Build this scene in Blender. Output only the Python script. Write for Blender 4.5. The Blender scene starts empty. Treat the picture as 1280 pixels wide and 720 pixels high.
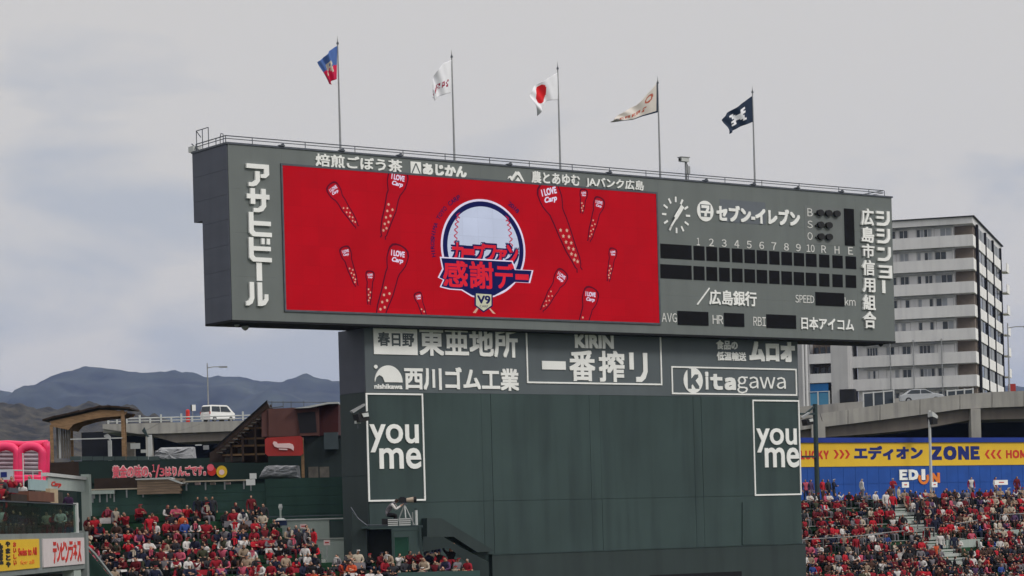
import bpy, bmesh, math, random
from mathutils import Vector, Matrix
import numpy as np

random.seed(7)
sc = bpy.context.scene
COL = sc.collection

# ---------------------------------------------------------------- camera
FPX, CX, HY, RHO, CZ = 3000.0, 640.0, 656.0, 0.027, 12.0
cam_d = bpy.data.cameras.new("camera")
cam_d.sensor_width = 36.0
cam_d.lens = FPX / 1280.0 * 36.0
cam_d.shift_y = (HY - 360.0) / 1280.0
cam_d.clip_start = 0.5
cam_d.clip_end = 30000
cam = bpy.data.objects.new("camera", cam_d)
COL.objects.link(cam)
_R = Vector((math.cos(RHO), 0, -math.sin(RHO)))
_U = Vector((math.sin(RHO), 0, math.cos(RHO)))
_B = Vector((0, -1, 0))
cam.matrix_world = Matrix(((_R.x, _U.x, _B.x, 0), (_R.y, _U.y, _B.y, 0), (_R.z, _U.z, _B.z, CZ), (0, 0, 0, 1)))
sc.camera = cam

# ---------------------------------------------------------------- sky, sun, exposure
SUN_ELEV, SUN_AZ = math.radians(42), math.radians(62)      # azimuth from +Y towards +X of the light's origin is behind right
world = bpy.data.worlds.new("World")
sc.world = world
world.use_nodes = True
wn, wl = world.node_tree.nodes, world.node_tree.links
bg = wn["Background"]
sky = wn.new("ShaderNodeTexSky")
sky.sky_type = 'NISHITA'
sky.sun_disc = False
sky.sun_elevation = SUN_ELEV
sky.sun_rotation = math.radians(118)
sky.air_density = 1.2
sky.dust_density = 3.0
tc = wn.new("ShaderNodeTexCoord")
mp = wn.new("ShaderNodeMapping"); mp.inputs['Scale'].default_value = (9, 9, 24); mp.inputs['Location'].default_value = (3.1, 0.4, 1.3)
nz = wn.new("ShaderNodeTexNoise"); nz.inputs['Scale'].default_value = 1.0; nz.inputs['Detail'].default_value = 5; nz.inputs['Roughness'].default_value = .5
nz.inputs['Distortion'].default_value = .35
sep = wn.new("ShaderNodeSeparateXYZ")
hm = wn.new("ShaderNodeMapRange")           # how far above the horizon: the deck closes upwards
hm.inputs['From Min'].default_value = 0.04; hm.inputs['From Max'].default_value = 0.20
hm.inputs['To Min'].default_value = 0.34; hm.inputs['To Max'].default_value = 0.62
sm = wn.new("ShaderNodeMath"); sm.operation = 'ADD'
rp = wn.new("ShaderNodeValToRGB")
rp.color_ramp.elements[0].position = 0.82; rp.color_ramp.elements[0].color = (5.15, 5.35, 5.7, 1)
rp.color_ramp.elements[1].position = 1.12 - .12; rp.color_ramp.elements[1].color = (6.75, 6.5, 6.2, 1)
e_ = rp.color_ramp.elements.new(0.91); e_.color = (6.0, 5.95, 5.95, 1)
mx = wn.new("ShaderNodeMix"); mx.data_type = 'RGBA'; mx.inputs[0].default_value = 0.93
wl.new(tc.outputs['Generated'], mp.inputs['Vector']); wl.new(mp.outputs[0], nz.inputs['Vector'])
wl.new(tc.outputs['Generated'], sep.inputs[0]); wl.new(sep.outputs['Z'], hm.inputs['Value'])
wl.new(nz.outputs['Fac'], sm.inputs[0]); wl.new(hm.outputs[0], sm.inputs[1]); wl.new(sm.outputs[0], rp.inputs[0])
wl.new(sky.outputs[0], mx.inputs[6]); wl.new(rp.outputs[0], mx.inputs[7]); wl.new(mx.outputs[2], bg.inputs['Color'])
zm_ = wn.new("ShaderNodeMapRange"); zm_.inputs['From Min'].default_value = .22; zm_.inputs['From Max'].default_value = 1
zm_.inputs['To Min'].default_value = 1; zm_.inputs['To Max'].default_value = 1.9; zm_.interpolation_type = 'SMOOTHSTEP'    # an overcast deck is brightest overhead
zx = wn.new("ShaderNodeVectorMath"); zx.operation = 'SCALE'
wl.new(sep.outputs['Z'], zm_.inputs['Value']); wl.new(mx.outputs[2], zx.inputs[0]); wl.new(zm_.outputs[0], zx.inputs['Scale']); wl.new(zx.outputs[0], bg.inputs['Color'])
bg.inputs['Strength'].default_value = 0.10

sun_d = bpy.data.lights.new("sun", 'SUN'); sun_d.energy = 1.5; sun_d.angle = math.radians(14); sun_d.color = (1, .96, .9)
sun = bpy.data.objects.new("sun", sun_d); COL.objects.link(sun)
_to_sun = Vector((math.sin(math.radians(118)) * math.cos(SUN_ELEV), math.cos(math.radians(118)) * math.cos(SUN_ELEV), math.sin(SUN_ELEV)))
sun.rotation_euler = _to_sun.to_track_quat('Z', 'Y').to_euler()

sc.view_settings.view_transform = 'Standard'
sc.view_settings.look = 'None'
sc.view_settings.exposure = 0.0
sc.view_settings.gamma = 1.0
sc.cycles.volume_bounces = 1
sc.cycles.max_bounces = 6

# ---------------------------------------------------------------- geometry helpers
def ray(px, py):
    u, v = (px - CX) / FPX, (HY - py) / FPX
    return (u * math.cos(RHO) + v * math.sin(RHO), -u * math.sin(RHO) + v * math.cos(RHO))

class Frame:
    """a vertical plane standing in the place: local x runs along it, y goes behind it, z is height"""
    def __init__(s, px, D, ang=0.0, py=600):
        s.o = (ray(px, py)[0] * D, D); s.a = ang
        s.ex = (math.cos(ang), math.sin(ang)); s.bk = (-math.sin(ang), math.cos(ang))
    def hit(s, px, py, off=0.0):
        rx, rz = ray(px, py)
        t = (off + s.o[0] * s.bk[0] + s.o[1] * s.bk[1]) / (rx * s.bk[0] + s.bk[1])
        return ((t * rx - s.o[0]) * s.ex[0] + (t - s.o[1]) * s.ex[1], CZ + t * rz)
    def rect(s, l, r, t, b, off=0.0):
        cx, cy = (l + r) / 2, (t + b) / 2
        return (s.hit(l, cy, off)[0], s.hit(r, cy, off)[0], s.hit(cx, b, off)[1], s.hit(cx, t, off)[1])
    def world(s, x, y, z):
        return Vector((s.o[0] + x * s.ex[0] + y * s.bk[0], s.o[1] + x * s.ex[1] + y * s.bk[1], z))

ORG = {}      # object -> origin of its root in its frame
def tag(o, label=None, cat=None, group=None, kind=None):
    if label: o['label'] = label
    if cat: o['category'] = cat
    if group: o['group'] = group
    if kind: o['kind'] = kind
    return o

def thing(name, label, cat, fr, x=0, y=0, z=0, group=None, kind=None):
    o = bpy.data.objects.new(name, None); COL.objects.link(o)
    o.empty_display_size = .3
    o.location = fr.world(x, y, z); o.rotation_euler = (0, 0, fr.a)
    ORG[o.name] = (x, y, z)
    return tag(o, label, cat, group, kind)

class MB:
    def __init__(s): s.v = []; s.f = []; s.m = []; s.mats = []
    def mi(s, mat):
        if mat not in s.mats: s.mats.append(mat)
        return s.mats.index(mat)
    def add(s, vs, fs, mat):
        n = len(s.v); k = s.mi(mat); s.v += [tuple(v) for v in vs]
        for f in fs: s.f.append([i + n for i in f]); s.m.append(k)
        return s
    def box(s, x0, x1, y0, y1, z0, z1, mat):
        return s.add([(x0, y0, z0), (x1, y0, z0), (x1, y1, z0), (x0, y1, z0), (x0, y0, z1), (x1, y0, z1), (x1, y1, z1), (x0, y1, z1)],
                     [(0, 3, 2, 1), (4, 5, 6, 7), (0, 1, 5, 4), (1, 2, 6, 5), (2, 3, 7, 6), (3, 0, 4, 7)], mat)
    def tube(s, p0, p1, r, mat, n=6, r2=None):
        p0, p1 = Vector(p0), Vector(p1); r2 = r if r2 is None else r2
        d = (p1 - p0).normalized(); a = d.orthogonal().normalized(); b = d.cross(a)
        vs = [p0 + (a * math.cos(2 * math.pi * i / n) + b * math.sin(2 * math.pi * i / n)) * r for i in range(n)]
        vs += [p1 + (a * math.cos(2 * math.pi * i / n) + b * math.sin(2 * math.pi * i / n)) * r2 for i in range(n)]
        fs = [(i, (i + 1) % n, n + (i + 1) % n, n + i) for i in range(n)] + [tuple(range(n - 1, -1, -1)), tuple(range(n, 2 * n))]
        return s.add(vs, fs, mat)
    def bar(s, pts, r, mat, n=6):
        for a, b in zip(pts[:-1], pts[1:]): s.tube(a, b, r, mat, n)
        return s
    def prism(s, poly, y0, y1, mat):      # polygon in x,z pushed from y0 (front) to y1
        n = len(poly)
        ar = sum(poly[i][0] * poly[(i + 1) % n][1] - poly[(i + 1) % n][0] * poly[i][1] for i in range(n))
        if ar < 0: poly = poly[::-1]
        vs = [(x, y0, z) for x, z in poly] + [(x, y1, z) for x, z in poly]
        fs = [tuple(range(n)), tuple(range(2 * n - 1, n - 1, -1))] + [((i + 1) % n, i, n + i, n + (i + 1) % n) for i in range(n)]
        return s.add(vs, fs, mat)
    def ring(s, outer, inner, y0, y1, mat):
        n = len(outer)
        vs = [(x, y0, z) for x, z in outer] + [(x, y0, z) for x, z in inner] + [(x, y1, z) for x, z in outer]
        fs = [(i, (i + 1) % n, n + (i + 1) % n, n + i) for i in range(n)] + [(i, 2 * n + i, 2 * n + (i + 1) % n, (i + 1) % n) for i in range(n)]
        return s.add(vs, fs, mat)
    def build(s, name, parent=None, fr=None, org=None, label=None, cat=None, group=None, kind=None, smooth=False, obj_parent=None):
        """one mesh object; a part of `parent`, or (fr given) a thing of its own"""
        me = bpy.data.meshes.new(name)
        if parent is not None: ox, oy, oz = ORG[parent.name]
        elif org: ox, oy, oz = org
        else:
            xs = [v[0] for v in s.v]; ys = [v[1] for v in s.v]; zs = [v[2] for v in s.v]
            ox, oy, oz = (min(xs) + max(xs)) / 2, (min(ys) + max(ys)) / 2, min(zs)
        me.from_pydata([(x - ox, y - oy, z - oz) for x, y, z in s.v], [], s.f)
        for m in s.mats: me.materials.append(m)
        me.polygons.foreach_set('material_index', s.m)
        if smooth: me.polygons.foreach_set('use_smooth', [True] * len(s.f))
        me.update()
        o = bpy.data.objects.new(name, me); COL.objects.link(o)
        if parent is not None: o.parent = parent
        else:
            o.location = fr.world(ox, oy, oz); o.rotation_euler = (0, 0, fr.a)
        ORG[o.name] = (ox, oy, oz)
        return tag(o, label, cat, group, kind)

_tcache = {}
def text_geo(body, offset=0.0, res=2, shear=0.0):
    key = (body, offset, res, shear)
    if key not in _tcache:
        c = bpy.data.curves.new('lettering', 'FONT'); c.body = body; c.offset = offset; c.extrude = .5; c.resolution_u = res; c.shear = shear
        o = bpy.data.objects.new('lettering', c); COL.objects.link(o)
        dg = bpy.context.evaluated_depsgraph_get()
        m = bpy.data.meshes.new_from_object(o.evaluated_get(dg))
        vs = np.array([v.co[:] for v in m.vertices]); fs = [tuple(p.vertices) for p in m.polygons]
        bpy.data.objects.remove(o); bpy.data.curves.remove(c); bpy.data.meshes.remove(m)
        _tcache[key] = (vs, fs)
    return _tcache[key]

def put_text(mb, body, rect, y0, y1, mat, offset=0.0, res=2, grow=None, shear=0.0, flip=False, z_skew=0.0):
    """lettering fitted to rect=(x0,x1,z0,z1), its face at y0 (nearer) and back at y1"""
    heavy = offset > .016
    bold = offset; offset = 0.0 if heavy else offset
    if body.isascii(): res = 4
    vs, fs = text_geo(body, offset, res, shear)
    base = text_geo(body, offset, res, shear)[0]
    mn, mx_ = base.min(0), base.max(0)
    sx = (rect[1] - rect[0]) / max(mx_[0] - mn[0], 1e-6); sz = (rect[3] - rect[2]) / max(mx_[1] - mn[1], 1e-6)
    shifts = [(0, 0)]
    if heavy:                     # thick strokes: the same glyph laid again a little to each side
        e = bold; g_ = e if grow is None else 0
        shifts = [(e * a, e * b) for a, b in ((-1, -1), (1, -1), (1, 1), (-1, 1))] + ([(e, 0), (-e, 0), (0, e), (0, -e)] if e > .045 else []) + [(0, 0)]
        mn = mn - g_; mx_ = mx_ + g_
        sx = (rect[1] - rect[0]) / (mx_[0] - mn[0]); sz = (rect[3] - rect[2]) / (mx_[1] - mn[1])
    for k, (du, dv) in enumerate(shifts):
        out = []
        for v in vs:
            x = rect[0] + (v[0] + du - mn[0]) * sx; z = rect[2] + (v[1] + dv - mn[1]) * sz
            out.append((x, (y0 + .0007 * k) if v[2] > 0 else y1, z))
        mb.add(out, fs, mat)

def full(body): return ''.join(chr(ord(c) + 0xFEE0) if '!' <= c <= '~' else c for c in body)
def put_tight(mb, body, rect, y0, y1, mat, offset=0.0, gap=.08, descend=False):
    """plain grotesque letters set one by one, closed up"""
    boxes = []
    for ch in full(body):
        b = text_geo(ch, 0.0 if offset > .016 else offset, 2, 0)[0]; boxes.append((b.min(0), b.max(0)))
    tot = sum(b[1][0] - b[0][0] for b in boxes) + gap * (len(boxes) - 1)
    zlo = min(b[0][1] for b in boxes); zhi = max(b[1][1] for b in boxes)
    sx = (rect[1] - rect[0]) / tot; sz = (rect[3] - rect[2]) / (zhi - zlo); x = rect[0]
    for ch, b in zip(full(body), boxes):
        wd = (b[1][0] - b[0][0]) * sx
        put_text(mb, ch, (x, x + wd, rect[2] + (b[0][1] - zlo) * sz, rect[2] + (b[1][1] - zlo) * sz), y0, y1, mat, offset)
        x += wd + gap * sx

def ellipse(cx, cz, rx, rz, n=40, a0=0, a1=2 * math.pi):
    k = n if abs(a1 - a0 - 2 * math.pi) < 1e-6 else n + 1
    return [(cx + rx * math.cos(a0 + (a1 - a0) * i / n), cz + rz * math.sin(a0 + (a1 - a0) * i / n)) for i in range(k)]

# ---------------------------------------------------------------- materials
def srgb(*c): return tuple(((v / 255) / 12.92 if v / 255 <= .04045 else ((v / 255 + .055) / 1.055) ** 2.4) for v in c)
_mats = {}
def mat(name, col, rough=.7, var=.12, scale=1.5, stretch=(1, 1, 1), bump=0.0, metal=0.0, spec=.3, dirt=0.0, fine=0):
    if name in _mats: return _mats[name]
    m = bpy.data.materials.new(name); m.use_nodes = True; n, l = m.node_tree.nodes, m.node_tree.links
    b = n['Principled BSDF']; b.inputs['Roughness'].default_value = rough; b.inputs['Metallic'].default_value = metal
    b.inputs['Specular IOR Level'].default_value = spec
    t = n.new('ShaderNodeTexCoord'); mpn = n.new('ShaderNodeMapping'); mpn.inputs['Scale'].default_value = stretch
    nt = n.new('ShaderNodeTexNoise'); nt.inputs['Scale'].default_value = scale; nt.inputs['Detail'].default_value = 4
    l.new(t.outputs['Object'], mpn.inputs[0]); l.new(mpn.outputs[0], nt.inputs['Vector'])
    r = n.new('ShaderNodeValToRGB')
    r.color_ramp.elements[0].position = .3; r.color_ramp.elements[1].position = .7
    r.color_ramp.elements[0].color = tuple(c * (1 - var) for c in col) + (1,)
    r.color_ramp.elements[1].color = tuple(min(1, c * (1 + var)) for c in col) + (1,)
    l.new(nt.outputs['Fac'], r.inputs[0]); out = r.outputs[0]
    if dirt:
        mp2 = n.new('ShaderNodeMapping'); mp2.inputs['Scale'].default_value = (1.5, 1.5, .13)
        n2 = n.new('ShaderNodeTexNoise'); n2.inputs['Scale'].default_value = 1.0; n2.inputs['Detail'].default_value = 6
        l.new(t.outputs['Object'], mp2.inputs[0]); l.new(mp2.outputs[0], n2.inputs['Vector'])
        r2 = n.new('ShaderNodeValToRGB'); r2.color_ramp.elements[0].position = .45; r2.color_ramp.elements[1].position = .75
        r2.color_ramp.elements[0].color = (1, 1, 1, 1); r2.color_ramp.elements[1].color = (1 - dirt, 1 - dirt, 1 - dirt * .9, 1)
        mxx = n.new('ShaderNodeMix'); mxx.data_type = 'RGBA'; mxx.blend_type = 'MULTIPLY'; mxx.inputs[0].default_value = 1
        l.new(n2.outputs['Fac'], r2.inputs[0]); l.new(out, mxx.inputs[6]); l.new(r2.outputs[0], mxx.inputs[7]); out = mxx.outputs[2]
    l.new(out, b.inputs['Base Color'])
    if bump:
        bn = n.new('ShaderNodeBump'); bn.inputs['Strength'].default_value = bump; bn.inputs['Distance'].default_value = .05
        n3 = n.new('ShaderNodeTexNoise'); n3.inputs['Scale'].default_value = fine or scale * 6
        l.new(t.outputs['Object'], n3.inputs['Vector']); l.new(n3.outputs['Fac'], bn.inputs['Height']); l.new(bn.outputs[0], b.inputs['Normal'])
    _mats[name] = m
    return m

def emit(name, col, strength=1.0, led=False):
    if name in _mats: return _mats[name]
    m = bpy.data.materials.new(name); m.use_nodes = True; n, l = m.node_tree.nodes, m.node_tree.links
    b = n['Principled BSDF']; b.inputs['Base Color'].default_value = (.003, .003, .003, 1); b.inputs['Roughness'].default_value = .6
    b.inputs['Emission Strength'].default_value = strength; b.inputs['Specular IOR Level'].default_value = .05
    t = n.new('ShaderNodeTexCoord'); nt = n.new('ShaderNodeTexNoise'); nt.inputs['Scale'].default_value = .55; nt.inputs['Detail'].default_value = 5
    bk = n.new('ShaderNodeTexBrick'); bk.offset = 0; bk.inputs['Scale'].default_value = 1.0
    bk.inputs['Brick Width'].default_value = .96; bk.inputs['Row Height'].default_value = .96; bk.inputs['Mortar Size'].default_value = .012
    bk.inputs['Color1'].default_value = (1, 1, 1, 1); bk.inputs['Color2'].default_value = (.93, .93, .93, 1); bk.inputs['Mortar'].default_value = (.86, .86, .86, 1)
    mpn = n.new('ShaderNodeMapping'); mpn.inputs['Rotation'].default_value = (math.radians(90), 0, 0)
    l.new(t.outputs['Object'], mpn.inputs[0]); l.new(mpn.outputs[0], bk.inputs['Vector']); l.new(t.outputs['Object'], nt.inputs['Vector'])
    r = n.new('ShaderNodeValToRGB'); r.color_ramp.elements[0].position = .3; r.color_ramp.elements[1].position = .7
    r.color_ramp.elements[0].color = tuple(c * .86 for c in col) + (1,); r.color_ramp.elements[1].color = tuple(c * .98 for c in col) + (1,)
    l.new(nt.outputs['Fac'], r.inputs[0])
    mxx = n.new('ShaderNodeMix'); mxx.data_type = 'RGBA'; mxx.blend_type = 'MULTIPLY'; mxx.inputs[0].default_value = 1
    l.new(r.outputs[0], mxx.inputs[6]); l.new(bk.outputs[0], mxx.inputs[7]); l.new(mxx.outputs[2], b.inputs['Emission Color'])
    _mats[name] = m
    return m

def glass(name, tint=(.8, .85, .85), alpha=.35):
    m = bpy.data.materials.new(name); m.use_nodes = True; n, l = m.node_tree.nodes, m.node_tree.links
    b = n['Principled BSDF']; b.inputs['Base Color'].default_value = tuple(c * .12 for c in tint) + (1,); b.inputs['Roughness'].default_value = .08
    tr = n.new('ShaderNodeBsdfTransparent'); tr.inputs[0].default_value = tint + (1,)
    nt = n.new('ShaderNodeTexNoise'); nt.inputs['Scale'].default_value = .8
    mr = n.new('ShaderNodeMapRange'); mr.inputs['To Min'].default_value = alpha * .8; mr.inputs['To Max'].default_value = alpha * 1.2
    ms = n.new('ShaderNodeMixShader'); l.new(nt.outputs['Fac'], mr.inputs[0]); l.new(mr.outputs[0], ms.inputs[0])
    l.new(tr.outputs[0], ms.inputs[1]); l.new(b.outputs[0], ms.inputs[2]); l.new(ms.outputs[0], n['Material Output'].inputs[0])
    return m

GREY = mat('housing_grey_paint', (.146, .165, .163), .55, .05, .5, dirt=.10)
GREYS = mat('housing_side_shade_grey', (.078, .086, .115), .6, .08, .5, (1, 1, 3), dirt=.12)  # the housing grey with the shade of its side faces put in
SIGNG = mat('sign_band_grey_paint', (.098, .118, .130), .55, .06, .6, dirt=.08)
WALLG = mat('wall_green_grey_paint', (.038, .063, .062), .5, .17, .22, dirt=.30)
WALLB = mat('wall_base_paint', (.030, .045, .045), .6, .10, .4, dirt=.2)
DARK = mat('dark_parts_and_shade', (.008, .009, .011), .9, .1)  # near-black parts, and painted shade below the elevated roads
CELL = mat('black_display_glass', (.004, .004, .005), .5, .2, 3, spec=.12)
WHITE = mat('white_letter_enamel', (.86, .87, .86), .5, .04, 1.2, dirt=.06)
PATCH = mat('repaint_patch_grey', (.125, .142, .165), .5, .05)
PANEL = mat('repaint_panel_light', (.15, .165, .165), .5, .05)
STEEL = mat('galvanised_steel', (.30, .31, .32), .45, .15, 3, metal=.5)
RAILD = mat('dark_rail_steel', (.09, .10, .12), .5, .15, 3, metal=.4)
BLACK = mat('black_plastic', (.012, .012, .013), .5, .15)
LIGHTP = mat('light_plastic', (.5, .52, .52), .5, .08)
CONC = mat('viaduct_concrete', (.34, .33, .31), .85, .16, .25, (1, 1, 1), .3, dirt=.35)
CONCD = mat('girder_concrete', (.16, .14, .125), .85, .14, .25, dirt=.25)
CONCP = mat('pale_wall_concrete', (.36, .42, .39), .85, .10, .5, dirt=.2)
STEP = mat('stair_concrete', (.36, .39, .37), .85, .15, 1.0, dirt=.1)
GREENW = mat('dark_green_board', (.030, .072, .058), .7, .14, .6, dirt=.25)
GREEND = mat('deep_green_board', (.010, .026, .022), .7, .15, .6)
GREENB = mat('bench_green', (.010, .055, .022), .6, .2, 2)
WOOD = mat('weathered_timber', (.26, .16, .085), .8, .25, 2.0, (1, 1, 4))
WOODD = mat('dark_timber', (.035, .022, .016), .85, .25, 2.0)
PINE = mat('pine_cladding', (.24, .17, .12), .8, .2, 1.2, (1, 1, 6))
BROWN = mat('reddish_brown_board', (.115, .052, .045), .75, .14, .8, dirt=.2)
REDS = mat('red_sign_face', (.38, .035, .03), .5, .08)
PINK = mat('pink_inflatable_vinyl', (.82, .045, .15), .4, .08, 1.0)
TARP = mat('grey_tarpaulin', (.30, .31, .33), .6, .18, 2.5, bump=.6)
YEL = mat('yellow_banner_vinyl', (.72, .46, .03), .5, .05, .6)
BLUEW = mat('blue_padded_wall', (.012, .07, .32), .55, .12, .8, dirt=.12)
BLUED = mat('deep_blue_trim', (.01, .035, .25), .5, .1)
NAVYL = mat('navy_letter', (.008, .02, .16), .5, .1)
REDL = mat('red_letter', (.55, .03, .02), .5, .1)
PINKL = mat('pink_letter', (.80, .12, .17), .5, .1)
ORNG = mat('orange_letter', (.75, .2, .03), .5, .1)
APTW = mat('apartment_render', (.68, .68, .69), .85, .06, .3, dirt=.14)
APTG = mat('apartment_grey_render', (.48, .48, .49), .85, .06, .3, dirt=.14)
APTP = mat('apartment_white_panel', (.86, .86, .85), .8, .05, .3, dirt=.1)
APTB = mat('apartment_black_strip', (.012, .012, .015), .7, .1)
APTR = mat('apartment_brown_with_shade', (.24, .20, .17), .8, .1)  # brown of the recess backs, with the recess shade put into it
WIN = mat('window_glass_dark', (.02, .03, .04), .12, .4, .8, spec=.6)
CURT = mat('window_curtain_pale', (.30, .32, .35), .6, .15, 1.0)
FRAMEW = mat('window_frame_alu', (.45, .45, .45), .5, .05)
BLUEP = mat('blue_shutter', (.01, .12, .34), .5, .1, .5)
BLUEP2 = mat('pale_blue_panel', (.08, .28, .48), .5, .1, .5)
VANW = mat('white_car_paint', (.75, .76, .75), .25, .03, 1, spec=.6)
TYRE = mat('tyre_rubber', (.02, .02, .02), .9, .1)

# screen colours: it gives its own light
S_RED = emit('screen_red', srgb(178, 2, 22), 1.0)
S_DRED = emit('screen_dark_red', srgb(88, 6, 36), 1.0)
S_MRED = emit('screen_mid_red', srgb(176, 4, 26), 1.0)
S_WHITE = emit('screen_white', srgb(226, 216, 240), 1.0)
S_LAV = emit('screen_ball_white', srgb(196, 204, 226), 1.0)
S_NAVY = emit('screen_navy', srgb(16, 20, 78), 1.0)
S_LRED = emit('screen_letter_red', srgb(214, 34, 52), 1.0)
S_STAR = emit('screen_star', srgb(214, 170, 150), 1.0)
S_CREAM = emit('screen_cream', srgb(196, 196, 170), 1.0)
S_STITCH = emit('screen_stitch_red', srgb(190, 20, 60), 1.0)

# ================================================================ SETTING
W0 = Frame(640, 100.0)                     # world-aligned frame
def P(px, py, D):                          # a point of the place seen at px,py standing D metres out
    r = ray(px, py); return (r[0] * D, D, CZ + r[1] * D)
class WF:                                  # plain world coordinates
    a = 0.0
    def world(s, x, y, z): return Vector((x, y, z))
WORLD = WF()

GROUND = mat('ground_turf_and_earth', (.06, .075, .04), .95, .3, .05)
g = MB(); g.add([(-8700, -240, 0), (8700, -240, 0), (8700, 9200, 0), (-8700, 9200, 0)], [(0, 1, 2, 3)], GROUND)
g.build('ground', fr=WORLD, org=(0, 0, 0), kind='structure')

def fbm(x, y, s=0):
    from mathutils import noise
    return noise.fractal(Vector((x, y, s)), 1.0, 2.1, 6)

def ridge(name, prof, D, depth, m, seed, rough, nx=260, ny=26):
    """a wooded ridge: its crest follows prof, its flank comes down towards the camera with spurs and gullies"""
    pts = [P(px, py, D) for px, py in prof]
    xs = [p[0] for p in pts]; zs = [p[2] for p in pts]
    vs, fs = [], []
    for j in range(ny + 1):
        t = j / ny
        y = D - depth * (1 - t) if t <= 1 else D
        for i in range(nx + 1):
            x = xs[0] + (xs[-1] - xs[0]) * i / nx
            h = np.interp(x, xs, zs)
            prof_t = t ** .8
            spur = fbm(x / (depth * .22), y / (depth * .5), seed) * h * .24 * math.sin(math.pi * t)
            z = h * prof_t + spur + (fbm(x / (depth * .02), y / (depth * .02), seed + 5) * rough * (0.25 + .75 * t) if t > .02 else 0)
            vs.append((x, y, z if t > 0 else -1))
    for j in range(ny):
        for i in range(nx):
            a = j * (nx + 1) + i
            fs.append((a, a + 1, a + nx + 2, a + nx + 1))
    b = MB(); b.add(vs, fs, m); return b.build(name, fr=WORLD, org=(0, D, 0), kind='structure', smooth=True)

FAR = mat('far_wooded_hill', (.028, .034, .028), .95, .85, .008, bump=1.0, fine=.03)
NEAR = mat('near_wooded_hill', (.034, .030, .020), .95, .9, .11, bump=1.0, fine=.3)
ridge('far_hills', [(-260, 520), (-120, 500), (-40, 492), (0, 487), (8, 488), (18, 491), (30, 487), (45, 480), (62, 472), (78, 465), (92, 462), (104, 459), (128, 460.5), (136, 459.5),
                    (158, 463), (180, 464), (196, 465), (215, 463.5), (240, 467), (262, 471), (292, 470), (320, 476), (338, 478), (350, 477), (366, 472), (382, 468.5), (400, 473), (420, 474), (470, 486), (540, 500), (660, 540), (900, 640)], 5200, 1500, FAR, 3, 5)
ridge('far_hills', [(900, 640), (1120, 560), (1200, 508), (1240, 489), (1256, 480), (1268, 482), (1285, 485), (1340, 478), (1420, 490), (1500, 520)], 5600, 1400, FAR, 9, 5)
ridge('near_hills', [(-200, 470), (-60, 492), (0, 503), (20, 504), (40, 507), (64, 510), (80, 511), (98, 507), (108, 503), (126, 503), (140, 507), (160, 510), (180, 517), (230, 530), (300, 550), (400, 585), (560, 640), (700, 660)], 1500, 520, NEAR, 21, 4)

# ================================================================ SCOREBOARD
ANG = math.atan2(1.0, 1.374)
B = Frame(287, 115.0, ANG, 292)
x0 = 0.0
x1 = B.hit(1116, 340)[0]
ztl = B.hit(284.5, 180.5)[1]; zbr = B.hit(1119, 427)[1]; zbl = B.hit(290, 399.5)[1]; ztr = B.hit(1113, 247)[1]
ZT, ZB = (ztl + ztr) / 2, (zbl + zbr) / 2
D1, D2 = 3.4, 2.55
sb = thing('scoreboard', 'huge grey stadium scoreboard with glowing red screen above a dark green wall', 'scoreboard', B, x1 / 2, 2, 0)
zstep = B.hit(254, 276, D2)[1]
h = MB()
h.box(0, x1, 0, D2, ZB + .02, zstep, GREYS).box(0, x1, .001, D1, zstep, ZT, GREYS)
h.build('housing', sb)
# front skin sheets, hung edge to edge
skin_rows = 4; skin_cols = 15
sheet = None
for i in range(skin_cols):
    for j in range(skin_rows):
        a, b_ = x1 * i / skin_cols, x1 * (i + 1) / skin_cols
        c, d = ZB + (ZT - ZB) * j / skin_rows, ZB + (ZT - ZB) * (j + 1) / skin_rows
        w = MB()
        w.box(a + .0015, b_ - .0015, -.045, -.001, c + .0015, d - .0015, GREY)
        w.build('front_panel', sb)
side_n = 7
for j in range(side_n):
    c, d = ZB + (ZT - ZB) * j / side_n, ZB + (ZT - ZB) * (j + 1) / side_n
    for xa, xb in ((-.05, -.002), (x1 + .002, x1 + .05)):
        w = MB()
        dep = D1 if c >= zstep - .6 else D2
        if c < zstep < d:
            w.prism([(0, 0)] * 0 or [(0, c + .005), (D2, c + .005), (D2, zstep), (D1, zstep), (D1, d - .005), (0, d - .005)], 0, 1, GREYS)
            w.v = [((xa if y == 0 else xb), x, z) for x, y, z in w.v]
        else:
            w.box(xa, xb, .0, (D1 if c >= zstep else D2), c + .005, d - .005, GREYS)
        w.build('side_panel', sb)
cp = MB()
cp.box(-.09, x1 + .09, -.09, .10, ZT, ZT + .09, RAILD).box(-.09, .10, .10, D1 + .05, ZT, ZT + .09, RAILD).box(x1 - .1, x1 + .09, .10, D1 + .05, ZT, ZT + .09, RAILD)
cp.box(.1, x1 - .1, .1, D1, ZT - .02, ZT + .04, RAILD)
cp.build('coping', sb)
sf = MB(); sf.box(-.04, x1 + .04, -.04, D2 + .02, ZB - .10, ZB + .015, DARK); sf.build('soffit', sb)

FR = -.048     # face of the front skin
def R(l, r, t, b, off=FR): return B.rect(l, r, t, b, off)

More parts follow.
